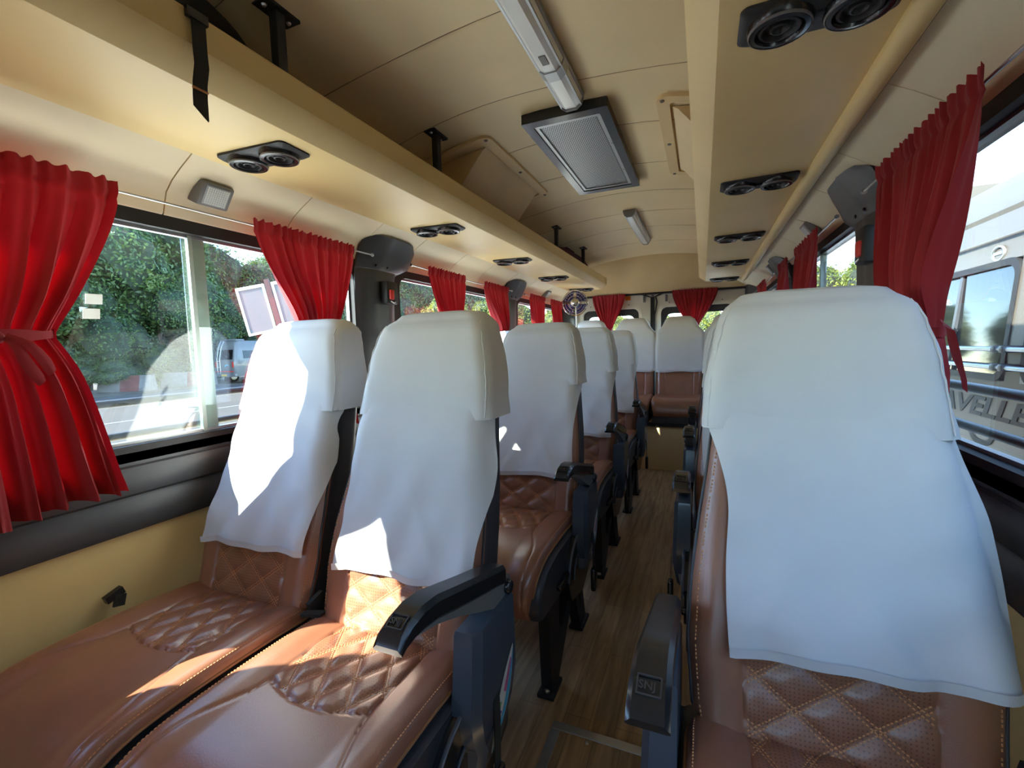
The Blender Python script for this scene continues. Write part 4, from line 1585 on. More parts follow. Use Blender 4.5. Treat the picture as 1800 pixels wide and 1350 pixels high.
    mb.box(-0.205, 0.205, -0.32, 0.05, .325, .348, 0.004)
    R['seat_frame'] = fin(mb).mesh('seat_frame', M['black_matte'], 30)
    # belt webbing and buckle hanging at the aisle side
    mb = MB()
    path = [Vector(p) for p in ((0.215, 0.02, .475), (0.250, -0.005, .470), (0.272, -0.03, .445), (0.280, -0.045, .40), (0.281, -0.05, .35), (0.281, -0.052, .315))]
    mb.grid(lambda i, j: path[j] + Vector((0, (i - 1) * 0.013, 0.0)), 2, len(path) - 1)
    mb.grid(lambda i, j: path[j] + Vector((0.002, (i - 1) * 0.013, 0.001)), 2, len(path) - 1)
    R['belt_webbing'] = fin(mb).mesh('belt_webbing', M['strap'], 60)
    R['belt_buckle'] = fin(MB().box(0.274, 0.292, -0.072, -0.034, .235, .318, 0.006)).mesh('belt_buckle', M['black'], 40)
    # curved sticker on the post's side face
    a0, a1 = Vector((0.052, .500)), Vector((-0.062, .352))
    ax2 = (a1 - a0)
    L = ax2.length
    ax2.normalize()
    nn = Vector((ax2.y, -ax2.x))
    if nn.x < 0:
        nn = -nn

    def lens(s, k, base=0.004):
        t = s * L
        bow = 0.034 * math.sin(PI * s) ** 0.9
        p = a0 + ax2 * t + nn * (bow * k - base * math.sin(PI * s))
        return p
    X1 = [0.2745]

    def strip(k0, k1, s0, s1, x):
        m_ = MB()
        m_.grid(lambda i, j: (lambda p: (x, p.x, p.y))(lens(lerp(s0, s1, j / 20), lerp(k0, k1, i / 2))), 2, 20)
        m_.grid(lambda i, j: (lambda p: (x - 0.0006, p.x, p.y))(lens(lerp(s0, s1, j / 20), lerp(k0, k1, i / 2))), 2, 20)
        return fin(m_)
    R['sticker'] = strip(-0.35, 1.12, 0.0, 1.0, X1[0] + 0.0006).mesh('sticker', M['paper'])
    R['sticker_cyan'] = strip(0.62, 1.02, 0.04, 0.97, X1[0] + 0.0012).mesh('sticker_cyan', M['cyan'])
    R['sticker_magenta'] = strip(0.12, 0.5, 0.14, 0.46, X1[0] + 0.0012).mesh('sticker_magenta', M['magenta'])
    R['sticker_green'] = strip(-0.2, 0.12, 0.56, 0.68, X1[0] + 0.0012).mesh('sticker_green', M['green_v'])
    tm = text_mesh('pch', 0.030, 0.0005, 0.0009)
    upv = Vector((0, nn.x, nn.y)) * -1
    alongv = Vector((0, -ax2.x, -ax2.y))
    pc = lens(0.86, 0.55)
    nrm = Vector((-1 if mirror else 1, 0, 0))
    mt = Matrix((alongv, nrm.cross(alongv), nrm)).transposed().to_4x4()
    mt.translation = Vector(((X1[0] + 0.0014) * (-1 if mirror else 1), pc.x, pc.y))
    tm.transform(mt)
    tm.materials.clear()
    tm.materials.append(M['blue_v'])
    R['sticker_letters'] = tm
    # inner belt buckle standing at the wall side / between the seats
    mb = MB()
    mb.obox((-0.222, 0.01, .500), (1, 0, 0), (0, 1, 0.3), (0, -0.3, 1), 0.006, 0.022, 0.030)
    mb.obox((-0.205, -0.02, .503), (1, 0.3, 0), (0, 1, 0), (0.2, 0, 1), 0.024, 0.010, 0.004)
    R['inner_webbing'] = fin(mb).mesh('belt_webbing', M['strap'])
    return R


def assemble(meshes, label, loc, arm, group, rz=0.0, wall_buckle=False, near=False):
    t = thing('coach_seat', label, 'seat', loc, group=group)
    t.rotation_euler = (0, 0, rz)
    c = link('cushion', meshes['cushion'], t)
    link('stitching', meshes['cushion_stitching'], c)['kind'] = 'stuff'
    for sgn in (-1, 1):
        link('piping', meshes['cushion_piping%d' % sgn], c)
    link('cushion_base', meshes['cushion_base'], t)
    link('backrest_shell', meshes['backrest_shell'], t)
    p = link('backrest_panel', meshes['backrest_panel'], t)
    link('stitching', meshes['backrest_stitching'], p)['kind'] = 'stuff'
    for sgn in (-1, 1):
        link('piping', meshes['backrest_piping%d' % sgn], p)
    link('headrest_cover', meshes['headrest_cover_near' if near and arm else 'headrest_cover_window' if near else 'headrest_cover'], t)
    if 'leg_front' in meshes:
        link('seat_frame', meshes['seat_frame'], t)
        for nm in ('leg_front', 'leg_rear'):
            l = link('leg', meshes[nm], t)
            link('foot_bolt', meshes[nm + '_bolt'], l)
            link('leg', meshes[nm + '_far'], t)
    if arm:
        a = link('armrest_pad', meshes['armrest_pad'], t)
        link('emblem_frame', meshes['emblem_frame'], a)
        link('emblem_letters', meshes['emblem_letters'], a)
        b_ = link('armrest_bracket', meshes['armrest_bracket'], t)
        link('pivot_bolt', meshes['pivot_bolt'], b_)
        link('armrest_post', meshes['armrest_post'], t)
        s = link('side_cover', meshes['side_cover'], t)
        link('rim', meshes['cover_rim'], s)
        link('recline_lever', meshes['recline_lever'], t)
        link('belt_webbing', meshes['belt_webbing'], t)
        link('belt_buckle', meshes['belt_buckle'], t)
        link('belt_webbing', meshes['inner_webbing'], t)
        s = link('sticker', meshes['sticker'], t)
        for k in ('sticker_cyan', 'sticker_magenta', 'sticker_green', 'sticker_letters'):
            link(k.replace('sticker_', '') + '_print', meshes[k], s)
    if wall_buckle:
        MB().obox((-0.258, -0.165, .528), (1, 0, 0), (0, 1, 0.35), (0, -0.35, 1), 0.008, 0.020, 0.009).build('belt_buckle', M['black'], t)
        MB().obox((-0.250, -0.158, .512), (1, 0, 0), (0, 1, -0.25), (0, 0.25, 1), 0.003, 0.012, 0.014).build('belt_webbing', M['strap'], t)
    return t


SL_ = seat_meshes(False, seed=1)
SL2 = seat_meshes(False, seed=5)
SR_ = seat_meshes(True, seed=2)
SB = seat_meshes(False, rear=True, seed=3)
rows_l = [0.77, 1.60, 2.39, 3.28]
rows_r = [0.77, 1.60, 2.36, 3.05]
nth = ['first', 'second', 'third', 'fourth']
for k, y in enumerate(rows_l):
    assemble(SL_, ['brown quilted aisle seat with white cover and curved black armrest, nearest row of paired seats',
                   'second aisle seat of the paired rows, white covered, brown cushion front visible',
                   'third aisle seat of the paired rows with white cover',
                   'fourth aisle seat of the paired rows, last before the rear bench'][k], (-0.637, y, 0), True, 'paired coach seats', near=(k == 0))
    assemble(SL2, ['brown quilted window seat with sunlit white cover, beside the tied red curtain',
                   'second window seat of the paired rows, mostly hidden behind the nearest aisle seat',
                   'third window seat of the paired rows, hidden behind the second row',
                   'fourth window seat of the paired rows near the fan'][k], (-1.092, y, 0), False, 'paired coach seats', wall_buckle=(k == 0), near=(k == 0))
for k, y in enumerate(rows_r):
    assemble(SR_, ['large nearest single seat with white cover, quilted brown back and black armrest',
                   'second single seat, its edge and armrest showing past the nearest one',
                   'third single seat across the aisle, only its edge and armrest showing',
                   'fourth single seat, last before the rear bench'][k], (0.189, y, 0), True, 'single coach seats', near=(k == 0))
for k, x in enumerate((-1.06, -0.63, -0.20, 0.23)):
    assemble(SB, ['rear bench seat beside the blue fan with white cover', 'rear bench seat left of the door joint with white cover', 'rear bench seat facing the aisle with white cover',
                  'rear bench seat behind the single seats with white cover'][k], (x, 4.43, 0), False, 'rear bench seats')
bx_ = MB().box(-1.36, 0.47, 4.06, 4.76, 0.0, 0.425, 0.006)
o = bx_.build('rear_seat_box', M['tan_box'], smooth=30)
tag(o, 'tan raised box carrying the rear bench at the end of the aisle', 'seat box')
MB().box(-0.90, -0.02, 4.045, 4.058, 0.385, 0.42, 0.004).build('edge_bar', M['black_matte'], o)

# ------------------------------------------------------------------ loose things inside
# floor hatch
t = thing('floor_hatch', 'floor hatch of wood print edged with grey metal strip in the aisle', 'floor hatch', (-0.2, 0.92, 0.0))
MB().box(-0.18, 0.175, -0.45, 0.255, 0.0005, 0.004).build('hatch_panel', M['wood'], t)
MB().box(-0.20, 0.20, 0.248, 0.276, 0.0, 0.0065, 0.0015).build('edge_strip', M['alu'], t)
MB().box(-0.20, -0.172, -0.47, 0.248, 0.0, 0.0065, 0.0015).build('edge_strip', M['alu'], t)
MB().box(0.172, 0.20, -0.47, 0.248, 0.0, 0.0065, 0.0015).build('edge_strip', M['alu'], t)
MB().lathe([(0.006, 0.003), (0.006, 0.006), (0.003, 0.0075)], (-0.09, 0.235, 0), (0, 0, 1), 10).build('screw', M['steel'], t)

# black bag with hanging strap on the rack


def bag(name, label, cx, cy, hx, hy, z0, h, m, seed):
    rnd = random.Random(seed)
    t = thing(name, label, 'bag', (cx, cy, z0))
    ph = [rnd.uniform(0, 6) for _ in range(4)]
    n, k = 36, 14

    def fn(i, j):
        a = 2 * PI * i / n
        v = j / k
        el = v * PI / 2
        c_, s_ = math.cos(a), math.sin(a)
        q = (abs(c_) ** 3 + abs(s_) ** 3) ** (-1 / 3)
        r = math.cos(el) ** 0.45 if v < 1 else 0.0
        wob = 1 + 0.03 * math.sin(3 * a + ph[0] + 4 * v) + 0.02 * math.sin(7 * a + ph[1])
        return (hx * q * c_ * r * wob, hy * q * s_ * r * wob, h * math.sin(el) ** 0.9 * (1 + 0.03 * math.sin(2 * a + ph[2])))
    mb = MB().grid(fn, n, k, closed=True)
    mb.add([fn(i, 0) for i in range(n)], [tuple(range(n))])
    mb.build('body', m, t, smooth=60)
    return t


b1 = bag('travel_bag', 'black travel bag lying on the near end of the overhead rack', -1.018, 0.435, 0.115, 0.43, 1.665, 0.215, M['black_cloth'], 1)
MB().tube([(0.07, -0.34, 0.11), (0.105, -0.1, 0.16), (0.10, 0.1, 0.16), (0.07, 0.32, 0.11)], 0.006, 6).build('piping', M['strap'], b1)
pts = [(0.070, 0.190, 0.090), (0.135, 0.122, 0.073), (0.153, 0.120, 0.069), (0.160, 0.120, 0.055), (0.161, 0.119, 0.03), (0.162, 0.118, 0.0), (0.166, 0.116, -0.03), (0.162, 0.113, -0.06), (0.164, 0.110, -0.085), (0.166, 0.108, -0.105)]
mb = MB()
mb.grid(lambda i, j: (pts[j][0] + 0.018 + 0.0004 * i, pts[j][1] - 0.035 + (0.065 if j else 0) + (i - 1) * 0.0125, pts[j][2] - (0.010 * i if j == len(pts) - 1 else 0)), 2, len(pts) - 1)
mb.grid(lambda i, j: (pts[j][0] + 0.020 + 0.0004 * i, pts[j][1] - 0.035 + (0.065 if j else 0) + (i - 1) * 0.0125, pts[j][2] - (0.010 * i if j == len(pts) - 1 else 0) + 0.0005), 2, len(pts) - 1)
mb.build('hanging_strap', M['strap'], b1, smooth=60)
MB().obox((0.179, 0.148, 0.057), (1, 0, 0.1), (0, 1, 0), (0, 0, 1), 0.004, 0.019, 0.008).build('buckle', M['black'], b1)
MB().obox((0.1840, 0.141, -0.073), (1, 0, 0), (0, 1, 0), (0, 0, 1), 0.0022, 0.0135, 0.0015).build('strap_seam', M['stitch'], b1)
b2 = bag('travel_bag', 'dark maroon bag lying at the far end of the overhead rack', -1.00, 3.55, 0.115, 0.60, 1.67, 0.165, M['maroon_cloth'], 2)
MB().tube([(0.0, -0.2, 0.160), (0.03, -0.1, 0.185), (0.03, 0.1, 0.185), (0.0, 0.2, 0.160)], 0.009, 8).build('handle', M['maroon_cloth'], b2)

# blue fan on a pole
t = thing('fan', 'small blue fan in a wire cage on a pole by the rear bench', 'fan', (-1.03, 3.90, 0))
nrm = Vector((0.26, -0.95, -0.05)).normalized()
fc = Vector((0.0, 0, 1.475))
MB().tube([(0, 0.05, 0), (0, 0.05, 1.40), (0, 0.045, 1.47)], 0.009, 8).build('pole', M['steel'], t, smooth=60)
MB().lathe([(0.05, 0), (0.05, 0.01), (0.015, 0.018)], (0, 0.05, 0), (0, 0, 1), 16).build('pole_base', M['black_matte'], t, smooth=40)
MB().lathe([(0.010, 0.01), (0.028, 0.0), (0.034, -0.03), (0.030, -0.06), (0.01, -0.07)], fc, nrm, 18).build('motor', M['fan_blue'], t, smooth=40)
mb = MB()
a_ = nrm.orthogonal().normalized()
b__ = nrm.cross(a_)
for k in range(4):
    t0 = k * PI / 2

    def bl(i, j, t0=t0):
        an = t0 + (i / 6 - 0.5) * 1.35 * (0.75 + 0.25 * j / 5)
        r = lerp(0.022, 0.098, j / 5)
        return fc + nrm * (0.015 + 0.018 * (i / 6 - 0.5)) + (a_ * math.cos(an) + b__ * math.sin(an)) * r
    bm_ = MB().grid(bl, 6, 5)
    bm_.grid(lambda i, j: bl(i, j) + nrm * 0.002, 6, 5)
    bm_.build('blade', M['fan_blue'], t, smooth=60)
cage = MB()
for r, h in ((0.108, 0.015), (0.106, 0.03), (0.085, 0.042), (0.06, 0.047), (0.035, 0.05), (0.106, 0.0), (0.085, -0.012), (0.06, -0.018)):
    cage.tube([fc + nrm * h + (a_ * math.cos(2 * PI * k / 28) + b__ * math.sin(2 * PI * k / 28)) * r for k in range(29)], 0.0022 if r < 0.1 else 0.0042, 5, False)
for k in range(24):
    an = 2 * PI * k / 24
    d = a_ * math.cos(an) + b__ * math.sin(an)
    cage.tube([fc + d * 0.03 + nrm * 0.051, fc + d * 0.085 + nrm * 0.042, fc + d * 0.108 + nrm * 0.018], 0.0012, 4, False)
cage.build('cage', M['chrome'], t, smooth=60)
MB().lathe([(0.034, 0.050), (0.032, 0.056), (0.018, 0.058), (0.012, 0.062), (0.004, 0.063)], fc, nrm, 18).build('badge', M['chrome'], t, smooth=40)

# two pale half-clear patches painting reflections on the near window pane
for k, (dy, dz_, lab) in enumerate(((0.0, 0.0, 'upper small white reflection painted on the near side window glass'), (-0.008, -0.036, 'lower small white reflection painted on the near side window glass'))):
    o = MB().obox((-1.3765, 0.640 + dy, 1.262 + dz_), (1, 0, 0), (0, 1, 0.02), (0, 0.08, 1), 0.0004, 0.017, 0.0125).build('window_sticker', M['half_clear'])
    tag(o, lab, 'sticker', 'painted window reflections')

# ------------------------------------------------------------------ outside
GZ = -0.65
o = MB().box(-24.5, 60, -60, 140, GZ - 0.2, GZ).build('road', M['road'])
tag(o, 'sunlit grey asphalt road and parking area around the bus', 'road', kind='structure')
o = MB().box(-9.5, 12, -14, 12, GZ, GZ + 0.01).build('bounce_ground', M['bounce_slab'])  # unseen slab, added to throw sunlight up into the bus
tag(o, 'unseen pale slab added under and beside the bus to bounce light inside', 'bounce_ground', kind='structure')
o = MB().box(-120, -24.5, -60, 140, GZ - 0.2, GZ + 0.02).build('ground', M['verge'])
tag(o, 'dusty verge beyond the road under the trees', 'ground', kind='structure')
mb = MB().box(-14.6, -14.42, -30, 60, GZ, GZ + 0.006)
o = mb.build('road_line', M['road_paint'])
tag(o, 'white painted line along the road outside the near window', 'road line', kind='structure')


def barrier(p0, p1, label, red=(0.42, 0.78)):
    p0, p1 = Vector((p0[0], p0[1], GZ)), Vector((p1[0], p1[1], GZ))
    L = (p1 - p0).length
    ang = math.atan2(p1.y - p0.y, p1.x - p0.x)
    t = thing('barrier', label, 'barrier', (p0.x, p0.y, GZ), group='roadside concrete barriers')
    t.rotation_euler = (0, 0, ang)
    sec = [(-0.30, 0), (-0.30, 0.18), (-0.17, 0.62), (-0.15, 0.80), (0.15, 0.80), (0.17, 0.62), (0.30, 0.18), (0.30, 0)]
    a, b_ = red
    for nm, x0, x1, m in (('block', 0, L * a, 'concrete'), ('painted_band', L * a, L * b_, 'red_paint'), ('block', L * b_, L, 'concrete')):
        vs = [(x0, y, z) for y, z in sec] + [(x1, y, z) for y, z in sec]
        n = len(sec)
        MB().add(vs, [(i, (i + 1) % n, n + (i + 1) % n, n + i) for i in range(n)] + [tuple(range(n)), tuple(range(n, 2 * n))]).build(nm, M[m], t)


barrier((-27.6, 12.75), (-25.6, 14.0), 'red and white concrete barrier block below the near window view')
barrier((-27.6, 15.6), (-25.4, 17.0), 'second barrier block, partly hidden by the window stile', (0.5, 0.8))
barrier((-28.4, 10.6), (-27.2, 11.4), 'barrier block end peeping beside the tied red curtain', (0.1, 0.2))

# trees
leaf_rnd = random.Random(11)


def crown_mesh(name, rx, ry, rz, n, leafm, seed, size):
    rnd = random.Random(seed)
    lobes = []
    for k in range(16):
        th, ph = rnd.uniform(0, 2 * PI), math.acos(rnd.uniform(-0.75, 1))
        lobes.append((Vector((rx * 0.62 * math.sin(ph) * math.cos(th), ry * 0.62 * math.sin(ph) * math.sin(th), rz * 0.66 * math.cos(ph))), rnd.uniform(0.34, 0.52)))
    v, f, mi = [], [], []
    for k in range(n):
        c, r = lobes[rnd.randrange(16)]
        d = Vector((rnd.gauss(0, 1), rnd.gauss(0, 1), rnd.gauss(0, 1))).normalized()
        p = c + Vector((d.x * rx * r, d.y * ry * r, d.z * rz * r)) * rnd.uniform(0.80, 1.06)
        nrm = (d + Vector((rnd.gauss(0, .5), rnd.gauss(0, .5), rnd.gauss(0.2, .5)))).normalized()
        a = nrm.orthogonal().normalized()
        a = (a * math.cos(k) + nrm.cross(a) * math.sin(k)).normalized()
        b_ = nrm.cross(a)
        s = size * rnd.uniform(0.7, 1.4)
        o_ = len(v)
        v += [p - a * s, p + b_ * s * 0.45, p + a * s, p - b_ * s * 0.45]
        f.append((o_, o_ + 1, o_ + 2, o_ + 3))
        mi.append(0)
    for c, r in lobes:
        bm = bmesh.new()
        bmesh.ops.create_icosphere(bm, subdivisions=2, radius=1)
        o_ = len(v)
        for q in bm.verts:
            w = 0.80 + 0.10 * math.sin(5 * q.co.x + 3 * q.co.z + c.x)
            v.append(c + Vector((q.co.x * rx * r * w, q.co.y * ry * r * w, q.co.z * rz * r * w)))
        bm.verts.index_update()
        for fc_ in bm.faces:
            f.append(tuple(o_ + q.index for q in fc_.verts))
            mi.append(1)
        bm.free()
    me = bpy.data.meshes.new(name)
    me.from_pydata([tuple(p) for p in v], [], f)
    me.materials.append(M[leafm])
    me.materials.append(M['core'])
    me.polygons.foreach_set('material_index', mi)
    me.update()
    return me


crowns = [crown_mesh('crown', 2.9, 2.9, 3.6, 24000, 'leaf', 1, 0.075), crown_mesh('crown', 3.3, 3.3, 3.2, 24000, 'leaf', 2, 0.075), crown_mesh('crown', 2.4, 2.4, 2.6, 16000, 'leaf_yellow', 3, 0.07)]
tb = MB()
tb.tube([(0, 0, 0), (0.08, 0.02, 1.2), (0.02, -0.05, 2.4), (0.1, 0.05, 3.6)], [0.22, 0.17, 0.14, 0.09], 8)
for a in range(4):
    an = a * 1.7
    tb.tube([(0.03, -0.02, 2.0 + 0.3 * a), (0.7 * math.cos(an), 0.7 * math.sin(an), 3.0 + 0.3 * a), (1.5 * math.cos(an), 1.5 * math.sin(an), 3.8 + 0.3 * a)], [0.09, 0.06, 0.03], 6)
trunk = tb.mesh('trunk', M['bark'], 60)


def tree(x, y, h, kind, label, group):
    sc_ = h / 7.0
    t = thing('tree', label, 'tree', (x, y, GZ), group=group)
    t.scale = (sc_, sc_, sc_)
    t.rotation_euler = (0, 0, leaf_rnd.uniform(0, 6.28))
    link('trunk', trunk, t)
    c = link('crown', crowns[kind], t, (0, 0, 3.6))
    return t


def shrub(x, y, w, h, kind, label, group):
    t = thing('shrub', label, 'shrub', (x, y, GZ), group=group)
    t.rotation_euler = (0, 0, leaf_rnd.uniform(0, 6.28))
    me = crowns[kind]
    c = link('foliage', me, t, (0, 0, h * 0.46))
    c.scale = (w / 6.0, w / 6.0, h / 6.6)
    return t


GL = 'dense green roadside trees seen through the windows of the paired seats side'
for k in range(17):
    y = 6 + k * 3.6
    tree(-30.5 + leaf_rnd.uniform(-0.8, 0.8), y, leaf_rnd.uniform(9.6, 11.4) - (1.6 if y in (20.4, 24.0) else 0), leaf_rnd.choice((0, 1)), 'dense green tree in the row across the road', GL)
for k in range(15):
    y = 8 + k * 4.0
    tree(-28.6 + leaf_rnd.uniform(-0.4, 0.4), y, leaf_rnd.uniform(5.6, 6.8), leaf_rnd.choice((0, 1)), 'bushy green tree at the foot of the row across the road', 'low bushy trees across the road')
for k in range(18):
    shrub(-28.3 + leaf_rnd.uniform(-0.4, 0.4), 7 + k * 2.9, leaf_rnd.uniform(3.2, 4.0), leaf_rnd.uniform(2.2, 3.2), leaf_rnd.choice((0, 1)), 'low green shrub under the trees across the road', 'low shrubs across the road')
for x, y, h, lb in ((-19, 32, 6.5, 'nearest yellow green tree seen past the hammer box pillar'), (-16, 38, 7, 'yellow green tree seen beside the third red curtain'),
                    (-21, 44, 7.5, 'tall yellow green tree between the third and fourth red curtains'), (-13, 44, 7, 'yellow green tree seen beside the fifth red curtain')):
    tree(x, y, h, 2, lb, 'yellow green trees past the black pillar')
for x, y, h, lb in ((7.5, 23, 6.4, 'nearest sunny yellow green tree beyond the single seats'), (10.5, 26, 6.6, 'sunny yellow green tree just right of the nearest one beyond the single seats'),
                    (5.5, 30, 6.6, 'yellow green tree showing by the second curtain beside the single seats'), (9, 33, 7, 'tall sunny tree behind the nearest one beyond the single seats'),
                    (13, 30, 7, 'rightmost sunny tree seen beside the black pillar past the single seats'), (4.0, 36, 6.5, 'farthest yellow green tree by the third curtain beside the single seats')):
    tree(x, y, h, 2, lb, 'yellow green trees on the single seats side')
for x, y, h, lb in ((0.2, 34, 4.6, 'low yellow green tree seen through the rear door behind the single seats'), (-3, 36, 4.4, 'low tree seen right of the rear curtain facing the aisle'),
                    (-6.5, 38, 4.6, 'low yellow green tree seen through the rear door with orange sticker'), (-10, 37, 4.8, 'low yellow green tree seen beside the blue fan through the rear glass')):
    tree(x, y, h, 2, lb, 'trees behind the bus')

# signboard across the road
t = thing('signboard', 'white signboard panels on a leaning maroon post across the road', 'signboard', (-16.0, 14.3, GZ))
t.rotation_euler = (0.0, -0.20, 0.62)
MB().box(-0.10, 0.10, -0.06, 0.06, -0.05, 4.9, 0.01).build('post', M['maroon_paint'], t)
for x0, x1 in ((-1.25, -0.14), (0.14, 1.05)):
    P = lambda p, d: (p[0], d, p[1])
    ring_solid(MB(), rrect2d(x0, x1, 2.75, 4.75, 0.02, 1), rrect2d(x0 + 0.09, x1 - 0.09, 2.84, 4.63, 0.01, 1), P, -0.06, 0.02).build('frame', M['cream'], t)
    MB().box(x0 + 0.08, x1 - 0.08, -0.03, 0.0, 2.83, 4.64).build('panel', M['board'], t)

# white van across the road
t = thing('van', 'white high roofed passenger van parked across the road', 'van', (-25.75, 17.85, GZ))
W2, LV = 0.95, 5.2
rows_ = []
for z, hw, y0 in ((0.42, 0.93, 0.04), (0.75, 0.95, 0.0), (1.25, 0.95, 0.0), (1.45, 0.94, 0.02), (2.0, 0.88, 0.12), (2.32, 0.82, 0.20), (2.48, 0.70, 0.32), (2.52, 0.4, 0.5)):
    rows_.append([(p[0], p[1], z) for p in rrect2d(-hw, hw, y0, LV - y0 * 1.5 - max(0, z - 1.2) * 0.9, 0.18, 4)])
n = len(rows_[0])
mb = MB()
mb.grid(lambda i, j: rows_[j][i], n, len(rows_) - 1, closed=True)
mb.add(rows_[0], [tuple(range(n))])
mb.add(rows_[-1], [tuple(range(n))])
mb.build('body', M['van_white'], t, smooth=40)


def vz(z):
    return interp([(0.75, 0.0), (1.25, 0.0), (1.45, 0.02), (2.0, 0.12)], z)


for x0, x1 in ((-0.72, -0.42), (-0.32, 0.72)):
    o = MB().add([(x0, vz(1.42) - 0.015, 1.42), (x1, vz(1.42) - 0.015, 1.42), (x1 * 0.97, vz(1.98) - 0.015, 1.98), (x0 * 0.97, vz(1.98) - 0.015, 1.98), (x0, vz(1.42) + 0.02, 1.42), (x1, vz(1.42) + 0.02, 1.42), (x1 * .97, vz(1.98) + 0.02, 1.98), (x0 * .97, vz(1.98) + 0.02, 1.98)],
                 [(0, 1, 2, 3), (4, 7, 6, 5), (0, 4, 5, 1), (1, 5, 6, 2), (2, 6, 7, 3), (3, 7, 4, 0)]).build('rear_window', M['dark_glass'], t)
for k in range(3):
    y0 = 0.55 + k * 1.25
    MB().add([(0.955, y0, 1.46), (0.955, y0 + 1.08, 1.46), (0.900, y0 + 1.08, 1.92), (0.900, y0, 1.92), (0.90, y0, 1.46), (0.90, y0 + 1.08, 1.46), (0.85, y0 + 1.08, 1.92), (0.85, y0, 1.92)],
             [(0, 1, 2, 3), (0, 3, 7, 4), (1, 5, 6, 2), (2, 6, 7, 3), (0, 4, 5, 1)]).build('side_window', M['dark_glass'], t)
for k in range(4):
    yy = 0.5
    MB().tube([(-0.75, 0.26, 2.06 + 0.08 * k), (0.75, 0.26, 2.06 + 0.08 * k)], 0.012, 6).build('roof_rack_rail', M['steel'], t)
MB().box(-0.7, 0.7, 0.3, 0.9, 2.44, 2.60, 0.08).build('roof_unit', M['van_white'], t, smooth=40)
for x in (-0.80, 0.66):
    MB().box(x, x + 0.14, -0.02, 0.05, 0.95, 1.28, 0.02).build('tail_lamp', M['tail'], t, smooth=40)
MB().box(-0.93, 0.93, -0.05, 0.10, 0.40, 0.58, 0.03).build('bumper', M['van_white'], t, smooth=40)
MB().box(-0.88, 0.80, -0.012, 0.0, 0.70, 0.745).build('red_stripe', M['red_plastic'], t)
MB().box(-0.22, 0.22, -0.065, -0.045, 0.44, 0.56).build('number_plate', M['yellow'], t)
mb = MB().grid(lambda i, j: (0.05 + 0.4 * i / 12, -0.010, 1.02 + 0.08 * math.sin(i / 12 * PI) + (j - 0.5) * 0.08 * (1 - i / 12)), 12, 1)
mb.build('cyan_mark', M['cyan'], t)
for k in range(3):
    MB().tube([(-0.55, -0.04, 0.62 + 0.35 * k), (-0.30, -0.04, 0.62 + 0.35 * k)], 0.012, 6).build('ladder_rung', M['steel'], t)
for x in (-0.55, -0.30):
    MB().tube([(x, -0.04, 0.55), (x, -0.04, 1.45), (x, 0.10, 2.1), (x, 0.3, 2.5)], 0.014, 6).build('ladder_rail', M['steel'], t)
for x in (-0.80, 0.80):
    for y in (1.05, 4.0):
        w = MB().lathe([(0.20, -0.10), (0.33, -0.11), (0.35, -0.06), (0.35, 0.06), (0.33, 0.11), (0.20, 0.10)], (x, y, 0.35), (1, 0, 0), 22).build('wheel', M['tyre'], t, smooth=40)
        MB().lathe([(0.20, -0.09), (0.20, 0.105), (0.10, 0.115)], (x, y, 0.35), (1, 0, 0), 16).build('wheel_hub', M['steel'], w, smooth=40)
MB().lathe([(0.40, 0), (0.47, 0.0), (0.47, 0.03), (0.40, 0.03)], (0.935, 1.05, 0.36), (1, 0, 0), 24).build('arch_trim', M['red_plastic'], t)

# neighbouring bus parked close on the other side
t = thing('bus', 'cream white bus parked close beside the single seats windows', 'bus', (0, 0, 0))
XN = 1.40


def nx_(z):
    return XN + interp([(-0.3, 0.0), (0.85, 0.0), (1.0, 0.004), (1.5, 0.045), (1.62, 0.06)], z)


NW = [(-1.9, -0.65), (-0.5, 0.62), (0.77, 1.72), (1.86, 2.93), (3.05, 4.18)]
YB0, YB1 = -2.6, 4.55
# lower body, band between windows built as separate pressed panels
mb = MB().sheet([(nx_(z), z) for z in (-0.42, -0.30, 0.50, 0.80, 0.87)], YB0, YB1)
mb.sheet([(nx_(-0.42), -0.42), (3.1, -0.42)], YB0, YB1)
mb.build('lower_body', M['white_paint'], t, smooth=40)
ed = [YB0] + [v for w_ in NW for v in w_] + [YB1]
for k in range(0, len(ed), 2):
    MB().sheet([(nx_(z), z) for z in (0.87, 1.0, 1.2, 1.49)], ed[k], ed[k + 1]).build('window_pillar', M['white_paint'], t, smooth=40)
roofp = [(nx_(1.49), 1.49), (nx_(1.56), 1.56), (nx_(1.60) - 0.006, 1.60), (nx_(1.62) + 0.02, 1.625), (1.50, 1.70), (1.515, 1.76), (1.508, 1.785), (1.512, 1.80), (1.53, 1.83), (1.58, 1.93), (1.66, 2.02), (1.80, 2.09), (2.05, 2.14), (2.4, 2.16), (3.1, 2.16)]
MB().sheet(roofp, YB0, YB1).build('roof_side', M['white_paint'], t, smooth=25)
MB().box(nx_(0), 3.1, YB1 - 0.02, YB1, -0.42, 1.60).build('rear_panel', M['white_paint'], t)
MB().box(nx_(0), 3.1, YB0, YB0 + 0.02, -0.42, 2.0).build('front_panel', M['white_paint'], t)
MB().box(1.62, 3.1, YB1 - 0.03, YB1, 1.55, 2.2).build('rear_upper_panel', M['white_paint'], t)
MB().tube([(nx_(1.6) - 0.012, YB0, 1.612), (nx_(1.6) - 0.012, YB1, 1.612)], 0.010, 8).build('drip_rail', M['white_paint'], t, smooth=60)
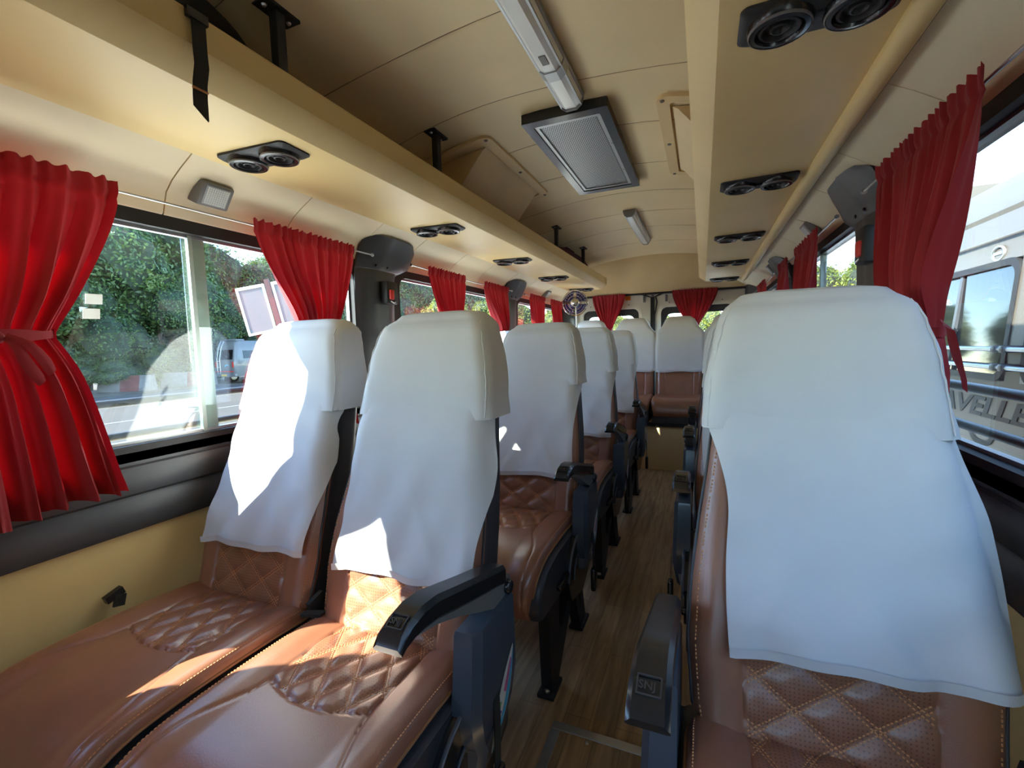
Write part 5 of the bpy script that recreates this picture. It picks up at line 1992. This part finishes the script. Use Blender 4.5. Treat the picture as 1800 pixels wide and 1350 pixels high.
for wi, (y0, y1) in enumerate(NW):
    outer = rrect2d(y0, y1, 0.865, 1.495, 0.09)
    inner = rrect2d(y0 + 0.035, y1 - 0.035, 0.90, 1.46, 0.07)
    f_ = ring_solid(MB(), outer, inner, lambda p, d: (nx_(p[1]) + d, p[0], p[1]), -0.006, 0.03).build('window_frame', M['rubber'], t, smooth=40)
    ym = lerp(y0, y1, 0.52)
    for a, b_, d in ((y0 + 0.03, ym, 0.012), (ym - 0.03, y1 - 0.03, 0.018)):
        MB().add([(nx_(z) + d + e, y, z) for e in (0, 0.004) for (y, z) in ((a, 0.89), (b_, 0.89), (b_, 1.47), (a, 1.47))], [(0, 1, 2, 3), (4, 7, 6, 5), (0, 4, 5, 1), (1, 5, 6, 2), (2, 6, 7, 3), (3, 7, 4, 0)]).build('pane', M['dark_glass'], f_)
    MB().obox((nx_(1.18) + 0.006, ym - 0.015, 1.18), (0, 1, 0), (0.1, 0, 1), (1, 0, -0.1), 0.015, 0.285, 0.008).build('stile', M['charcoal'], f_)
for zz in (1.035, 0.945):
    MB().tube([(XN - 0.05, YB0 + 0.2, zz), (XN - 0.05, 4.3, zz)], 0.012, 10).build('guard_bar', M['alu'], t, smooth=60)
    for y0, y1 in NW:
        for yy in (y0 - 0.03, y1 + 0.02):
            MB().box(XN - 0.066, XN + 0.01, yy - 0.02, yy + 0.02, zz - 0.017, zz + 0.017, 0.004).build('bar_clamp', M['charcoal'], t, smooth=40)
# grey belt rail under the windows
# oval emblem above the window
e = MB().lathe([(0.030, 0), (0.034, -0.006), (0.040, -0.006), (0.043, 0)], (0, 0, 0), (0, 0, 1), 28, False)
e.v = [(x * 1.45, y, z) for x, y, z in e.v]
e.box(-0.036, 0.036, -0.007, 0.009, -0.004, 0)
mt = Matrix(((0, -1, 0), (0, 0, 1), (1, 0, 0))).transposed().to_4x4()
e.v = [(nx_(1.535) - 0.001 + p[2] * 1.0, 3.27 - p[0], 1.535 + p[1]) for p in e.v]
e.build('oval_emblem', M['alu'], t, smooth=50)
# lettering
_w = lambda s_: max(v.co.x for v in text_mesh(s_, 0.147, 0.001, 0.004, 0.26).vertices)
_k = 1.72
lt = text_mesh('TRAVELLER', 0.147, 0.001, 0.004, 0.26)
lead = (_w('TRAVELLER') - _w('ELLER')) * _k
mt = Matrix(((0, -1, 0), (0, 0, 1), (-1, 0, 0))).transposed().to_4x4() @ Matrix.Diagonal((_k, 1, 1, 1))
mt.translation = Vector((XN - 0.002, 3.36 + lead, 0.670))
lt.transform(mt)
lt.materials.clear()
lt.materials.append(M['decal'])
link('lettering', lt, t)
mb = MB()


def sw(i, j):
    a = PI * (0.95 + 1.1 * i / 24)
    r = lerp(0.075, 0.075 + 0.032 * math.sin(PI * i / 24), j)
    return (XN - 0.003, 3.22 + r * 1.5 * math.cos(a), 0.615 + r * math.sin(a))


mb.grid(sw, 24, 1)
mb.build('swoosh', M['decal'], t)
for yy in (-1.4, 3.75):
    w = MB().lathe([(0.20, -0.10), (0.33, -0.11), (0.35, -0.06), (0.35, 0.06), (0.33, 0.11), (0.20, 0.10)], (XN + 0.13, yy, GZ + 0.35), (1, 0, 0), 24).build('wheel', M['tyre'], t, smooth=40)
    MB().lathe([(0.20, -0.105), (0.20, 0.09), (0.10, -0.02)], (XN + 0.13, yy, GZ + 0.35), (1, 0, 0), 16).build('wheel_hub', M['steel'], w, smooth=40)
    w = MB().lathe([(0.20, -0.10), (0.33, -0.11), (0.35, -0.06), (0.35, 0.06), (0.33, 0.11), (0.20, 0.10)], (XN + 1.55, yy, GZ + 0.35), (1, 0, 0), 24).build('wheel', M['tyre'], t, smooth=40)
